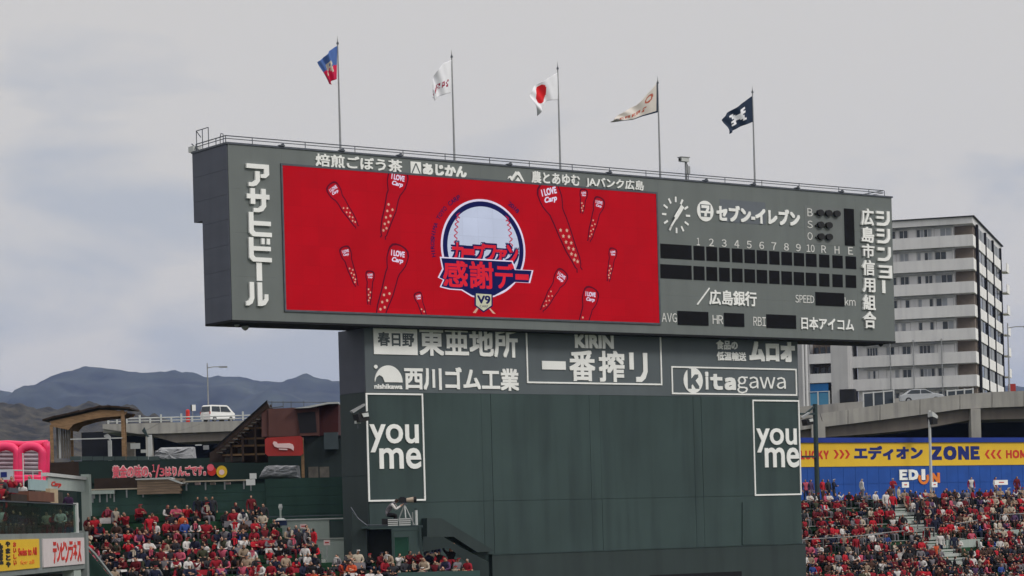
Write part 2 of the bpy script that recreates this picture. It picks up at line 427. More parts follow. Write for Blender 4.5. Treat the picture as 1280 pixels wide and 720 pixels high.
def letters(body, rect, y=FR, th=.06, m=None, off=.018, parent=None, label=None, name='lettering', fr=None, **k):
    w = MB(); (put_tight if body.isascii() and ' ' not in body else put_text)(w, body, rect, y - th, y + .0, m or WHITE, off, **k); return w.build(name, parent or sb, label=label)
BLOCK = {       # squared letterforms drawn stroke by stroke in a unit cell
 'ア': [[(0, .8), (0, 1), (1, 1), (1, .55), (.85, .40), (.62, .40), (.62, .55), (.78, .58), (.78, .8)], [(.38, .68), (.58, .68), (.58, .25), (.44, .06), (.3, 0), (.08, 0), (.08, .17), (.26, .18), (.38, .3)]],
 'サ': [[(0, .56), (0, .76), (.16, .76), (.16, 1), (.36, 1), (.36, .76), (.64, .76), (.64, 1), (.84, 1), (.84, .76), (1, .76), (1, .56), (.84, .56), (.84, .25), (.70, .06), (.54, 0), (.28, 0), (.28, .17), (.50, .17), (.64, .3), (.64, .56), (.36, .56), (.36, .34), (.16, .34), (.16, .56)]],
 'ヒ': [[(0, 1), (.2, 1), (.2, .64), (.97, .64), (.97, .46), (.2, .46), (.2, .26), (.28, .18), (1, .18), (1, 0), (.16, 0), (0, .15)]],
 'ビ': [[(0, 1), (.2, 1), (.2, .64), (.97, .64), (.97, .46), (.2, .46), (.2, .26), (.28, .18), (1, .18), (1, 0), (.16, 0), (0, .15)], [(.56, .74), (.70, .74), (.70, .98), (.56, .98)], [(.80, .74), (.94, .74), (.94, .98), (.80, .98)]],
 'ル': [[(.18, 1), (.37, 1), (.37, .32), (.28, .10), (.12, 0), (0, 0), (0, .17), (.12, .22), (.18, .35)], [(.53, 1), (.73, 1), (.73, .2), (.83, .3), (.83, .5), (1, .5), (1, .26), (.86, .05), (.7, 0), (.53, 0)]],
 'シ': [[(.80, 1), (1, 1), (1, .35), (.84, .09), (.62, 0), (.02, 0), (.02, .19), (.56, .19), (.72, .28), (.80, .45)], [(0, .80), (.56, .80), (.56, .97), (0, .97)], [(0, .46), (.56, .46), (.56, .63), (0, .63)]],
 'ン': [[(.80, .96), (1, .96), (1, .35), (.84, .09), (.62, 0), (.02, 0), (.02, .19), (.56, .19), (.72, .28), (.80, .45)], [(0, .70), (.52, .70), (.52, .90), (0, .90)]],
 'ヨ': [[(0, 1), (1, 1), (1, 0), (0, 0), (0, .18), (.78, .18), (.78, .41), (.1, .41), (.1, .59), (.78, .59), (.78, .82), (0, .82)]],
 'ム': [[(.28, 1), (.48, 1), (.26, .2), (.72, .2), (.64, .52), (.82, .56), (1, 0), (0, 0), (.04, .2)]],
 'リ': [[(.05, 1), (.27, 1), (.27, .42), (.05, .42)], [(.75, 1), (.97, 1), (.97, .35), (.85, .12), (.66, 0), (.38, 0), (.38, .17), (.62, .18), (.75, .36)]],
}
def block(mb, ch, rect, y0, y1, m):
    for k, pl_ in enumerate(BLOCK[ch]): mb.prism([(lerp(rect[0], rect[1], u), lerp(rect[2], rect[3], v)) for u, v in pl_], y0 - .0006 * k, y1, m)
def lerp(a, b, t): return a + (b - a) * t
def column(chars, lefts, width, tops, bottoms, label, off=.02):
    w = MB()
    for ch, l, t, bt in zip(chars, lefts, tops, bottoms):
        if ch == '|':
            r = R(l + width * .36, l + width * .60, t, bt); w.box(r[0], r[1], FR - .06, FR, r[2], r[3], WHITE)
        elif ch in BLOCK: block(w, ch, R(l, l + width, t, bt), FR - .12, FR, WHITE)
        else: put_text(w, ch, R(l, l + width, t, bt), FR - .12, FR, WHITE, off)
    w.build('lettering', sb, label=label)
column('アサヒビ|ル', [307, 307.5, 310, 310, 310, 306], 28, [205.5, 236, 266, 297.5, 328, 353], [233.5, 265.5, 296, 327.5, 351, 382.5], 'tall white katakana running down the left edge of the board', .068)
column('広島市信用組合', [1075, 1075.5, 1076, 1076.3, 1077, 1077.4, 1078], 15.5, [261, 284, 305, 325.5, 348, 368.5, 389.5], [282, 303.5, 322.5, 344.5, 365.5, 387.5, 410.5], 'inner column of white kanji at the right end of the board', .026)
column('シシンヨ|', [1094, 1094.5, 1095.5, 1097, 1096], 16.5, [264, 286, 308, 332, 350.5], [282.5, 304.5, 326.5, 348, 366.5], 'outer column of white katakana at the right end of the board', .06)
letters('焙煎ごぼう茶', R(394, 502, 196, 212), off=.024, label='white lettering above the screen, leftmost of the top line')
w = MB(); r = R(513, 526, 202.3, 217.3); w.box(r[0], r[1], FR - .03, FR, r[2], r[3], WHITE)
mid = (r[0] + r[1]) / 2
for dx in (-1, 1):
    a = (mid, r[3] - .08); c = (mid + dx * (r[1] - r[0]) * .38, r[2] + .03)
    w.prism([(a[0] - .035, a[1]), (a[0] + .035, a[1]), (c[0] + .035, c[1]), (c[0] - .035, c[1])], FR - .04, FR - .032, SIGNG)
w.build('emblem', sb, label='small white square with an inverted V above the screen')
letters('あじかん', R(528, 582.5, 206, 220.5), off=.05, label='bold white hiragana beside the small white square')
w = MB(); r = R(634, 655, 214, 226.5)
def lerp(a, b, t): return a + (b - a) * t
def q(u, v): return (lerp(r[0], r[1], u), lerp(r[2], r[3], v))
w.prism([q(.0, .15), q(.12, .28), q(.2, .05), q(.28, .0), q(.58, .86), q(.50, 1.0), q(.26, .38), q(.2, .5), q(.06, .42)], FR - .04, FR, WHITE)
w.prism([q(.34, .06), q(.50, .52), q(.60, .66), q(.70, .48), q(.90, .0), q(1.0, .0), q(.72, .92), q(.62, 1.0), q(.56, .78)], FR - .04, FR, WHITE)
w.prism([q(.46, .02), q(.62, .40), q(.78, .02)], FR - .04, FR, WHITE)
w.build('emblem', sb, label='white angular initials emblem above the screen')
letters('農とあゆむ', R(664, 724, 216, 231), off=.02, label='white brush style slogan above the screen')
letters('JAバンク広島', R(732, 804, 223.5, 237.5), off=.018, label='white lettering above the right corner of the screen')

# ---- clock
cl = MB()
def tick(ang, r0, r1, wd, ctr, sx, sz, m, y0, y1, mb):
    d = (math.sin(ang), math.cos(ang)); n_ = (d[1], -d[0])
    pts = []
    for rr, s_ in ((r0, -1), (r1, -1), (r1, 1), (r0, 1)):
        pts.append((ctr[0] + (d[0] * rr + n_[0] * wd * s_) * sx, ctr[1] + (d[1] * rr + n_[1] * wd * s_) * sz))
    mb.prism(pts, y0, y1, m)
rc = R(826.5, 863, 246, 291.5)
cc = ((rc[0] + rc[1]) / 2, (rc[2] + rc[3]) / 2); rad = (rc[3] - rc[2]) / 2
clk = MB(); clk.prism(ellipse(cc[0], cc[1], .05, .05, 12), FR - .10, FR, WHITE); clk = clk.build('clock', sb, label='wall clock of bare white marks left of the scores')
for k in range(12):
    t_ = MB(); tick(k * math.pi / 6, rad * .70, rad, .055, cc, 1, 1, WHITE, FR - .03, FR, t_); t_.build('hour_mark', clk)
t_ = MB(); tick(math.radians(38), -rad * .25, rad * .62, .12, cc, 1, 1, WHITE, FR - .16, FR - .12, t_); t_.build('hour_hand', clk)
t_ = MB(); tick(math.radians(218), -rad * .2, rad * .84, .05, cc, 1, 1, WHITE, FR - .22, FR - .18, t_); t_.build('minute_hand', clk)

# ---- convenience-shop sign
w = MB(); r = R(900, 957, 251, 279); w.prism([(r[0], r[2]), (r[1], r[2]), (r[1], r[3]), (r[0], r[3])], FR - .006, FR, PATCH); w.build('repaint_patch', sb)
w = MB(); r = R(871, 891.5, 251, 276.8); c0, c1 = (r[0] + r[1]) / 2, (r[2] + r[3]) / 2
w.prism(ellipse(c0, c1, (r[1] - r[0]) / 2, (r[3] - r[2]) / 2), FR - .03, FR, WHITE)
q = lambda u, v: (lerp(r[0], r[1], u), lerp(r[2], r[3], v))
w.prism([q(.22, .22), q(.78, .22), q(.82, .82), q(.18, .82)], FR - .036, FR - .031, SIGNG)
w.prism([q(.26, .78), q(.74, .78), q(.74, .62), q(.58, .36), q(.57, .24), q(.42, .24), q(.43, .38), q(.58, .64), q(.26, .64)], FR - .042, FR - .037, WHITE)
w.prism([q(.20, .40), q(.80, .40), q(.80, .50), q(.20, .50)], FR - .048, FR - .043, WHITE)
w.build('emblem', sb, label='round white badge with a number seven')
letters('セブン-イレブン', R(895, 999, 259.5, 279.5), off=.05, label='bold white katakana beside the round badge')

# ---- ball, strike, out lamps
w = MB(); r = R(1006, 1053, 258.5, 306); w.prism([(r[0], r[2]), (r[1], r[2]), (r[1], r[3]), (r[0], r[3])], FR - .006, FR, PANEL); w.build('count_panel', sb)
THIN = mat('thin_letter_grey', (.66, .66, .65), .5, .05)
for ch, t, b_, xs in (('B', 260.5, 270.5, (1024, 1034.5, 1044.8)), ('S', 275.8, 285.3, (1024.4, 1034.8)), ('O', 290.3, 300, (1025, 1035.2))):
    letters(ch, R(1009, 1015.5, t, b_), y=FR - .006, th=.02, m=THIN, off=.0, label='letter ' + ch + ' beside the black lamps')
    for i, px in enumerate(xs):
        m_ = (t + b_) / 2 + .7 + i * .6
        r = R(px - 4, px + 4, m_ - 4, m_ + 4); c0, c1, q0, q1 = (r[0] + r[1]) / 2, (r[2] + r[3]) / 2, (r[1] - r[0]) / 2, (r[3] - r[2]) / 2
        w = MB(); vs = ellipse(c0, c1, q0, q1, 16)
        w.prism(vs, FR - .16, FR - .006, BLACK)
        w.box(c0 - q0 - .14, c0 - q0 + .02, FR - .08, FR - .006, c1 - .10, c1 - .02, BLACK)
        w.build('count_lamp', sb)
w = MB(); r = R(1055.5, 1067.5, 261, 307); w.box(r[0], r[1], FR - .03, FR, r[2], r[3], CELL); w.build('message_display', sb)

# ---- inning cells
def ytop(x, a, b_): return a + (x - 873) * (b_ - a) / 190.0
cells = [(825.5, 864.3)] + [(867, 880.5), (883, 896.3), (899, 912), (915, 928), (930.6, 943.6), (946, 958.8), (961.6, 974.2), (976.8, 989.8), (992.3, 1005), (1007.3, 1020.5), (1024, 1036.6), (1040.6, 1053.2), (1057, 1070)]
for (ta, tb, ba, bb) in ((307.6, 320.5, 325.2, 336), (332.8, 344, 350, 359.6)):
    for l, r_ in cells:
        c = (l + r_) / 2
        r = R(l, r_, ytop(c, ta, tb), ytop(c, ba, bb))
        w = MB(); w.box(r[0], r[1], FR - .02, FR, r[2], r[3], CELL)
        w.build('score_cell', sb)
for i, ch in enumerate(['1', '2', '3', '4', '5', '6', '7', '8', '9', '10', 'R', 'H', 'E']):
    px = [872.7, 889, 905, 920.8, 936.3, 951.8, 967.2, 982.8, 997.8, 1013, 1029.5, 1046, 1063][i]
    t = 297.3 + (px - 872.7) * 11.5 / 190; hw = 1.9 if ch == '1' else (5 if ch == '10' else 3.0)
    letters(ch, R(px - hw, px + hw, t, t + 9.4), th=.02, m=THIN, off=.008, label='column heading ' + ch + ' over the scores')
for (l, r_, t, b_) in ((1019.3, 1055, 365.8, 382.3), (847, 885.2, 389.3, 406.5), (905, 930, 391.5, 408.2), (958, 994.8, 393.5, 410.3)):
    r = R(l, r_, t, b_); w = MB(); w.box(r[0], r[1], FR - .03, FR, r[2], r[3], CELL); w.build('number_display', sb)
for s_, l, r_, t, b_ in (('SPEED', 994, 1017.5, 369, 378.7), ('km', 1055.8, 1069, 372, 382), ('AVG', 827, 845.8, 391.3, 402.8), ('HR', 890.5, 903.8, 394, 405), ('RBI', 941.5, 957, 396.3, 407.4)):
    letters(s_, R(l, r_, t, b_), th=.02, m=THIN, off=.004, label='grey letters ' + s_ + ' beside a black display')
letters('広島銀行', R(886, 945, 363.5, 382), off=.022, label='white kanji under the score rows')
w = MB(); a = B.hit(870.5, 380.5, FR); c = B.hit(886, 359.5, FR); w.prism([a, (a[0] + .09, a[1] - .02), (c[0] + .05, c[1] - .05), (c[0], c[1])], FR - .04, FR, WHITE); w.build('emblem', sb, label='thin white slash before the white kanji')
letters('日本アイコム', R(1001, 1066.5, 397.3, 412.8), off=.024, label='white lettering at the lower right of the scores')

# ---- LED screen
SY = FR - .03
p0, p1 = B.hit(355.5, 300, SY)[0], B.hit(822, 322, SY)[0]
zt_ = (B.hit(355, 207.3, SY)[1] + B.hit(820, 242, SY)[1]) / 2; zb_ = (B.hit(357, 387, SY)[1] + B.hit(823, 403.6, SY)[1]) / 2
scr = MB(); scr.box(p0, p1, SY, FR + .002, zb_, zt_, S_RED)
scr = scr.build('led_screen', sb, label='glowing red video screen with balloons and a round emblem')
w = MB()
for a, b_, c, d in ((p0 - .10, p0 - .005, zb_ - .1, zt_ + .1), (p1 + .005, p1 + .10, zb_ - .1, zt_ + .1)): w.box(a, b_, SY - .03, FR, c, d, RAILD)
for c, d in ((zb_ - .10, zb_ - .005), (zt_ + .005, zt_ + .10)): w.box(p0 - .005, p1 + .005, SY - .03, FR, c, d, RAILD)
w.build('screen_frame', sb)

def clip(poly, zmin, zmax):
    for lim, sg in ((zmin, 1), (zmax, -1)):
        out = []
        for i in range(len(poly)):
            a, b2 = poly[i], poly[(i + 1) % len(poly)]
            ia, ib = (a[1] - lim) * sg >= 0, (b2[1] - lim) * sg >= 0
            if ia: out.append(a)
            if ia != ib:
                t = (lim - a[1]) / (b2[1] - a[1]); out.append((a[0] + (b2[0] - a[0]) * t, lim))
        poly = out
        if not poly: return []
    return poly

def balloon(hx, hy, hr, tx, ty, rot, dots, stars=False):
    """a long slim rocket balloon drawn on the screen: round head, neck, dotted tail"""
    a = B.hit(hx, hy, SY); b2 = B.hit(tx, ty, SY)
    sc_ = abs(B.hit(hx, hy - hr, SY)[1] - a[1])
    L = math.hypot(b2[0] - a[0], b2[1] - a[1]); d = ((b2[0] - a[0]) / L, (b2[1] - a[1]) / L); n_ = (-d[1], d[0])
    prof = [(-1.0, 0.02), (-.93, .45), (-.75, .78), (-.4, .98), (0, 1.0), (.5, .96), (.95, .80), (1.35, .62), (1.8, .60)]
    k = L / sc_
    for t, wd in ((.32, .60), (.5, .56), (.7, .46), (.85, .34), (.93, .24), (.96, .12), (.985, .2), (1.0, .2)):
        if t * k > 1.9: prof.append((t * k, wd))
    def outline(g_, head_g):
        L_, R_ = [], []
        for t, wd in prof:
            wob = .05 * math.sin(t * 2.3 + hx) if t > 1.4 else 0
            ww = wd * sc_ + g_
            tt = t * sc_ - (g_ if t < 0 else 0)
            L_.append((a[0] + d[0] * tt + n_[0] * (ww + wob * sc_), a[1] + d[1] * tt + n_[1] * (ww + wob * sc_)))
            R_.append((a[0] + d[0] * tt - n_[0] * (ww - wob * sc_), a[1] + d[1] * tt - n_[1] * (ww - wob * sc_)))
        return clip(L_ + R_[::-1], zb_, zt_)
    w = MB()
    lw = .06 + .035 * sc_
    w.prism(outline(lw, 1), SY - .006, SY - .001, S_DRED)
    w.prism(outline(0, 1), SY - .012, SY - .007, S_MRED)
    # dots
    rnd = random.Random(int(hx * 7 + hy))
    for i in range(dots):
        t = lerp(.42, .9, (i + .5) / dots) * k * sc_; side = (.28 if i % 2 else -.28) * sc_ * lerp(1, .35, i / dots)
        c = (a[0] + d[0] * t + n_[0] * side, a[1] + d[1] * t + n_[1] * side); rr = max(.045, .12 * sc_)
        if c[1] - rr < zb_ or c[1] + rr > zt_: continue
        if stars:
            poly = [(c[0] + rr * 1.35 * (1 if j % 2 == 0 else .5) * math.sin(math.pi * j / 5), c[1] + rr * 1.35 * (1 if j % 2 == 0 else .5) * math.cos(math.pi * j / 5)) for j in range(10)]
            w.prism(poly, SY - .018, SY - .013, S_STAR)
        else: w.prism(ellipse(c[0], c[1], rr, rr, 10), SY - .018, SY - .013, S_STAR)
    # words on the head
    cr, sr = math.cos(rot), math.sin(rot)
    for body, u0, u1, v0, v1, shear in (('I LOVE', -.72, .72, .02, .55, 0.0), ('Carp', -.6, .6, -.62, -.08, .25)):
        t_ = MB(); put_text(t_, body, (u0 * sc_, u1 * sc_, v0 * sc_, v1 * sc_), SY - .019, SY - .013, S_WHITE, .035, shear=shear)
        hi = a[1] + .6 * sc_ - zt_
        sh = max(0, hi)
        vv = [(a[0] + x * cr - z * sr, y, a[1] - sh + x * sr + z * cr) for x, y, z in t_.v]
        w.add(vv, t_.f, S_WHITE)
    w.build('balloon_graphic', scr)

balloon(417.5, 238, 8.5, 447, 284, math.radians(32), 8)
balloon(497, 224, 13.5, 478, 298, math.radians(-8), 9)
balloon(432, 316, 7, 446, 358, math.radians(12), 7)
balloon(462.5, 345, 5.2, 461, 381, math.radians(4), 5)
balloon(497, 321, 14, 470, 412, math.radians(-6), 10)
balloon(523, 371.5, 5, 533, 402, math.radians(10), 4)
balloon(687, 244, 16.5, 725, 339, math.radians(14), 12, True)
balloon(729.5, 242.5, 5, 727, 267, math.radians(4), 4)
balloon(748.5, 255, 7.5, 736, 302, math.radians(-8), 7)
balloon(766, 316.5, 5.3, 760, 352, math.radians(4), 6)
balloon(701, 346.5, 8.7, 677, 389, math.radians(-30), 7)
balloon(738, 371, 11, 722, 430, math.radians(-4), 6)

# round emblem on the screen
r = B.rect(551, 656.5, 249, 371.5, SY)
ec = ((r[0] + r[1]) / 2, (r[2] + r[3]) / 2); er = ((r[1] - r[0]) / 2, (r[3] - r[2]) / 2)
w = MB()
w.prism(ellipse(ec[0], ec[1], er[0], er[1], 56), SY - .008, SY - .003, S_WHITE)
w.prism(ellipse(ec[0], ec[1], er[0] * .955, er[1] * .955, 56), SY - .014, SY - .009, S_NAVY)
w.prism(ellipse(ec[0], ec[1], er[0] * .85, er[1] * .85, 56), SY - .020, SY - .015, S_LAV)
for sx in (-1, 1):
    for k in range(11):
        a_ = math.radians(-42 + k * 9.5)
        px_, pz_ = ec[0] + sx * er[0] * (.50 + .20 * math.cos(a_)), ec[1] + er[1] * .78 * math.sin(a_)
        for dy in (-1, 1):
            w.prism([(px_, pz_), (px_ + sx * -.20, pz_ + dy * .14), (px_ + sx * -.22, pz_ + dy * .14 + .06), (px_, pz_ + .07)], SY - .025, SY - .021, S_STITCH)
w.build('ball_emblem', scr, label='round baseball emblem with navy ring and red stitching')
# arc of small navy capitals
w = MB()
def arc_text(body, a_from, a_to):
    n_ = len(body)
    for i, ch in enumerate(body):
        if ch == ' ': continue
        th = lerp(a_from, a_to, (i + .5) / n_)
        rx_, rz_ = er[0] * 1.19, er[1] * 1.13
        c = (ec[0] + rx_ * math.cos(th), ec[1] + rz_ * math.sin(th)); up = th - math.pi / 2
        t_ = MB(); put_text(t_, ch, (-.03 if ch in 'I1' else -.10, .03 if ch in 'I1' else .10, -.12, .12), SY - .008, SY - .002, S_NAVY, .02)
        w.add([(c[0] + x * math.cos(up) - z * math.sin(up), y, c[1] + x * math.sin(up) + z * math.cos(up)) for x, y, z in t_.v], t_.f, S_NAVY)
arc_text('HIROSHIMA TOYO CARP', math.radians(192), math.radians(116))
arc_text('2018', math.radians(58), math.radians(44))
w.build('arc_lettering', scr)
# big words: navy outline, red fill
fan = MB()
chs = list('カープファン')
for i, ch in enumerate(chs):
    u = i / len(chs)
    l = 565 + i * 13.6; sz_ = [17, 9, 17, 15, 13, 19][i]; cy = [316, 315, 316, 317, 321, 319][i]
    ht = [24, 5, 22, 20, 16, 24][i]
    rr = B.rect(l, l + 13.5, cy - ht / 2, cy + ht / 2, SY)
    put_text(fan, ch, rr, SY - .034, SY - .028, S_NAVY, .11, grow=.02); put_text(fan, ch, rr, SY - .044, SY - .038, S_LRED, .03, grow=.02)
fan.build('katakana_graphic', scr)
big = MB()
# navy backing with white edge round the big word
def pp(pts): return [B.hit(x, y, SY) for x, y in pts]
edge = [(549, 321), (640, 326), (644, 337), (666, 338), (662, 354), (644, 353), (632, 363), (618, 371), (603, 374), (589, 371), (576, 363), (561, 362), (549, 359), (553, 350), (546.5, 347), (552, 336)]
cxy = (604, 346)
inner = [(cxy[0] + (x - cxy[0]) * .965, cxy[1] + (y - cxy[1]) * .93) for x, y in edge]
big.prism(pp(edge), SY - .050, SY - .046, S_WHITE); big.prism(pp(inner), SY - .056, SY - .051, S_NAVY)
for ch, l, r_, t, b_ in (('感', 553, 584, 326, 359), ('謝', 586, 616, 327, 361), ('デ', 618, 642, 329, 361)):
    put_text(big, ch, B.rect(l, r_, t, b_, SY), SY - .064, SY - .058, S_LRED, .022)
rr = B.rect(643.5, 660, 343, 350, SY); big.box(rr[0], rr[1], SY - .064, SY - .058, rr[2], rr[3], S_LRED)
big.build('kanji_graphic', scr)
w = MB()
for a_, b2 in (((592, 391), (600, 380)), ((617, 392), (607, 381))):
    p_, q_ = B.hit(*a_, SY), B.hit(*b2, SY); w.prism([(p_[0] - .09, p_[1]), (p_[0] + .09, p_[1] - .02), (q_[0] + .04, q_[1]), (q_[0] - .04, q_[1])], SY - .062, SY - .058, S_STAR)
w.prism(pp([(592, 365), (615, 366.5), (615, 383), (603.5, 391), (592, 382)]), SY - .069, SY - .064, S_NAVY)
w.prism(pp([(594, 367), (613.2, 368.3), (613.2, 382), (603.5, 388.8), (594, 381.5)]), SY - .074, SY - .070, S_CREAM)
put_text(w, 'V9', B.rect(595.5, 612, 369.5, 380, SY), SY - .080, SY - .075, S_NAVY, .03)
put_text(w, 'CARP', B.rect(598.5, 609, 381.5, 384.5, SY), SY - .080, SY - .075, S_NAVY, .0)
w.build('home_plate_badge', scr)

# ---- lower block: sign band and big wall
RO = .9
def R2(l, r, t, b): return B.rect(l, r, t, b, RO)
lx0 = B.hit(458.5, 520, RO)[0]; lx1 = B.hit(1001, 600, RO)[0]
zs = (B.hit(457, 489.5, RO)[1] + B.hit(998, 497.5, RO)[1]) / 2
zled = (B.hit(612, 690, RO)[1] + B.hit(1002, 682, RO)[1]) / 2
LD = B.hit(424, 450, 0)[0]
# depth of the block from where its far left edge is seen
rx_, _ = ray(424.5, 450)
pl = B.world(lx0, 0, 0)
# walk back along the left side until it meets that ray
bk = Vector((B.bk[0], B.bk[1])); tt = (rx_ * pl.y - pl.x) / (bk.x - rx_ * bk.y)
BACK = tt
blk = MB(); blk.box(lx0, lx1, RO + .06, BACK, 0, ZB - .1, WALLG); blk.build('lower_block', sb)
blk = MB(); blk.box(lx0 - .02, lx1 + .02, RO, BACK - .02, zs, ZB - .1, SIGNG); blk.build('sign_band', sb, label='grey band of sponsor signs under the screen housing')
# cladding sheets of the big wall, joints recessed
jx = [lx0] + [B.hit(p_, 560, RO)[0] for p_ in (603, 615, 738, 751, 868, 878)] + [lx1]
zj = B.hit(700, 624.5, RO)[1]
for a, b_ in zip(jx[:-1], jx[1:]):
    for c, d in ((zled, zj), (zj, zs)):
        w = MB(); pr = random.choice((0, .006, .012)); w.box(a + .009, b_ - .009, RO + .004 + pr, RO + .058, c + .009, d - .009, WALLG); w.build('wall_panel', sb)
w = MB(); w.box(B.hit(612, 690, RO)[0], lx1 + .03, RO - .22, RO + .05, 0, zled - .03, WALLB); w.build('wall_base', sb)
w = MB(); w.box(B.hit(612, 690, RO)[0], lx1 + .03, RO - .25, RO + .05, zled - .028, zled, STEEL if False else WALLG); w.build('base_ledge', sb)
ra = B.hit(812, 717.5, RO - .22); rb = B.hit(927, 715.5, RO - .22)
w = MB(); w.box(ra[0], rb[0], RO - .235, RO - .20, 4, (ra[1] + rb[1]) / 2, DARK); w.build('dark_opening', sb)
# side cladding of the block
for j in range(5):
    c, d = [zs, zs + (ZB - .1 - zs)][0], 0
zz = [0, 4, 8, zled, (zled + zs) / 2, zs, ZB - .1]
for c, d in zip(zz[:-1], zz[1:]):
    w = MB(); w.box(lx0 - .045, lx0 - .022, RO + .03, BACK, c + .01, d - .01, GREYS if c >= zs - .01 else WALLB); w.build('block_side_panel', sb)

SF = RO
def L2(body, rect, off=.02, m=None, y=SF, label=None, th=.05, **k):
    w = MB(); put_text(w, body, rect, y - th, y, m or WHITE, off, **k); return w.build('lettering', sb, label=label)
def outline_box(l, r, tl, tr, bl, br, name, label, wd=.085):
    a, b_ = B.hit(l, (tl + bl) / 2, SF)[0], B.hit(r, (tr + br) / 2, SF)[0]
    t = (B.hit(l, tl, SF)[1] + B.hit(r, tr, SF)[1]) / 2; bb = (B.hit(l, bl, SF)[1] + B.hit(r, br, SF)[1]) / 2
    w = MB(); w.box(a, a + wd, SF - .05, SF + .004, bb, t, WHITE).box(b_ - wd, b_, SF - .05, SF + .004, bb, t, WHITE)
    w.box(a + wd, b_ - wd, SF - .05, SF + .004, bb, bb + wd, WHITE).box(a + wd, b_ - wd, SF - .05, SF + .004, t - wd, t, WHITE)
    w.build(name, sb, label=label); return a, b_, bb, t
w = MB(); r = R2(466.5, 521, 406.5, 443.3); w.box(r[0], r[1], SF - .05, SF, r[2], r[3], WHITE)
put_text(w, '春日野', R2(471.5, 517, 415.5, 433), SF - .058, SF - .051, SIGNG, .03); w.build('sign_plate', sb, label='white plate with dark kanji at the left of the sign band')
L2('東亜地所', R2(523.5, 646.5, 408.5, 446), .026, label='large white kanji on the upper left of the sign band')
w = MB(); r = R2(467.5, 502.5, 456.8, 477.8)
outer = ellipse((r[0] + r[1]) / 2, r[2], (r[1] - r[0]) / 2, r[3] - r[2], 24, 0, math.pi)
w.prism(outer[:-1] + [(r[0] + .02, r[2]), (r[0] + .12, r[2] + .25), (r[0] + .3, r[2] + .36), (r[0] + .5, r[2] + .25), (r[0] + .6, r[2])], SF - .05, SF, WHITE)
rr = R2(467, 471.5, 456, 461); w.prism(ellipse((rr[0] + rr[1]) / 2, (rr[2] + rr[3]) / 2, (rr[1] - rr[0]) / 2, (rr[3] - rr[2]) / 2, 12), SF - .05, SF, WHITE)
put_text(w, 'nishikawa', R2(467.3, 502.5, 480, 486.2), SF - .05, SF, WHITE, .03); w.build('emblem', sb, label='white half disc emblem over small lowercase letters')
L2('西川ゴム工業', R2(505, 648, 459.3, 488), .030, label='white lettering on the lower left of the sign band')
outline_box(657.5, 826.5, 412.5, 418.5, 478.5, 482, 'sign_frame', 'thin white frame in the middle of the sign band')
L2('KIRIN', R2(718, 766.5, 418.8, 435.5), .045, label='white capitals in the middle frame')
w = MB(); r = R2(677, 706.5, 451.5, 462); w.box(r[0], r[1], SF - .05, SF, r[2], r[3], WHITE)
put_text(w, '番', R2(711, 743.5, 438, 476.5), SF - .05, SF, WHITE, .024); put_text(w, '搾', R2(748, 780, 438.5, 477.5), SF - .05, SF, WHITE, .024); block(w, 'リ', R2(785, 809.5, 441, 477.5), SF - .05, SF, WHITE)
w.build('lettering', sb, label='heavy white characters in the middle frame')
w = MB(); put_text(w, '食品の', R2(895, 921.5, 425.5, 437), SF - .05, SF, WHITE, .03); put_text(w, '低温輸送', R2(895.5, 932, 440, 451), SF - .05, SF, WHITE, .03)
w.build('lettering', sb, label='two short lines of small white characters')
L2('ムロオ', R2(936, 993, 427, 452.3), .07, label='bold white katakana at the upper right of the sign band')
fa = outline_box(839, 995.5, 457.3, 461.5, 492, 495.5, 'sign_frame', 'thin white frame at the lower right of the sign band')
w = MB(); r = R2(854, 878, 459.5, 491.5); w.prism(ellipse((r[0] + r[1]) / 2, (r[2] + r[3]) / 2, (r[1] - r[0]) / 2, (r[3] - r[2]) / 2, 30), SF - .04, SF, WHITE)
put_tight(w, 'k', R2(859, 873.5, 461, 486), SF - .048, SF - .041, SIGNG, .05)
put_tight(w, 'ita', R2(881, 919, 465, 487.5), SF - .05, SF, WHITE, .05); put_tight(w, 'gawa', R2(921, 981.5, 471, 492), SF - .05, SF, WHITE, .0)
w.build('lettering', sb, label='white latin name with a k in a white oval')
outline_box(458.5, 530, 490.7, 492.5, 626, 627, 'sign_frame', 'tall white frame at the left end of the green wall')
L2('you', R2(461.5, 523, 530, 565.3), .014, label='white word you in the left tall frame'); L2('me', R2(473.8, 526, 560, 586.3), .016, label='white word me in the left tall frame')
outline_box(941.5, 1000, 499.5, 500.5, 618, 620.5, 'sign_frame', 'tall white frame at the right end of the green wall')
L2('you', R2(945, 995.5, 535.3, 565.5), .014, label='white word you in the right tall frame'); L2('me', R2(955.5, 998.5, 559.5, 584.5), .016, label='white word me in the right tall frame')
# raised ramp parapet against the foot of the wall and the low triangle on its right
w = MB(); w.prism([B.hit(927.5, 628, RO), B.hit(987, 680, RO), B.hit(927.5, 681, RO)], RO - .05, RO + .003, WALLG); w.build('wedge_panel', sb)
w = MB(); w.prism([B.hit(527, 648, RO), B.hit(545, 648, RO), B.hit(612, 689, RO), B.hit(590, 690.5, RO), B.hit(560, 671, RO), B.hit(527, 672, RO)], RO - .5, RO + .003, WALLB); w.build('ramp_parapet', sb)

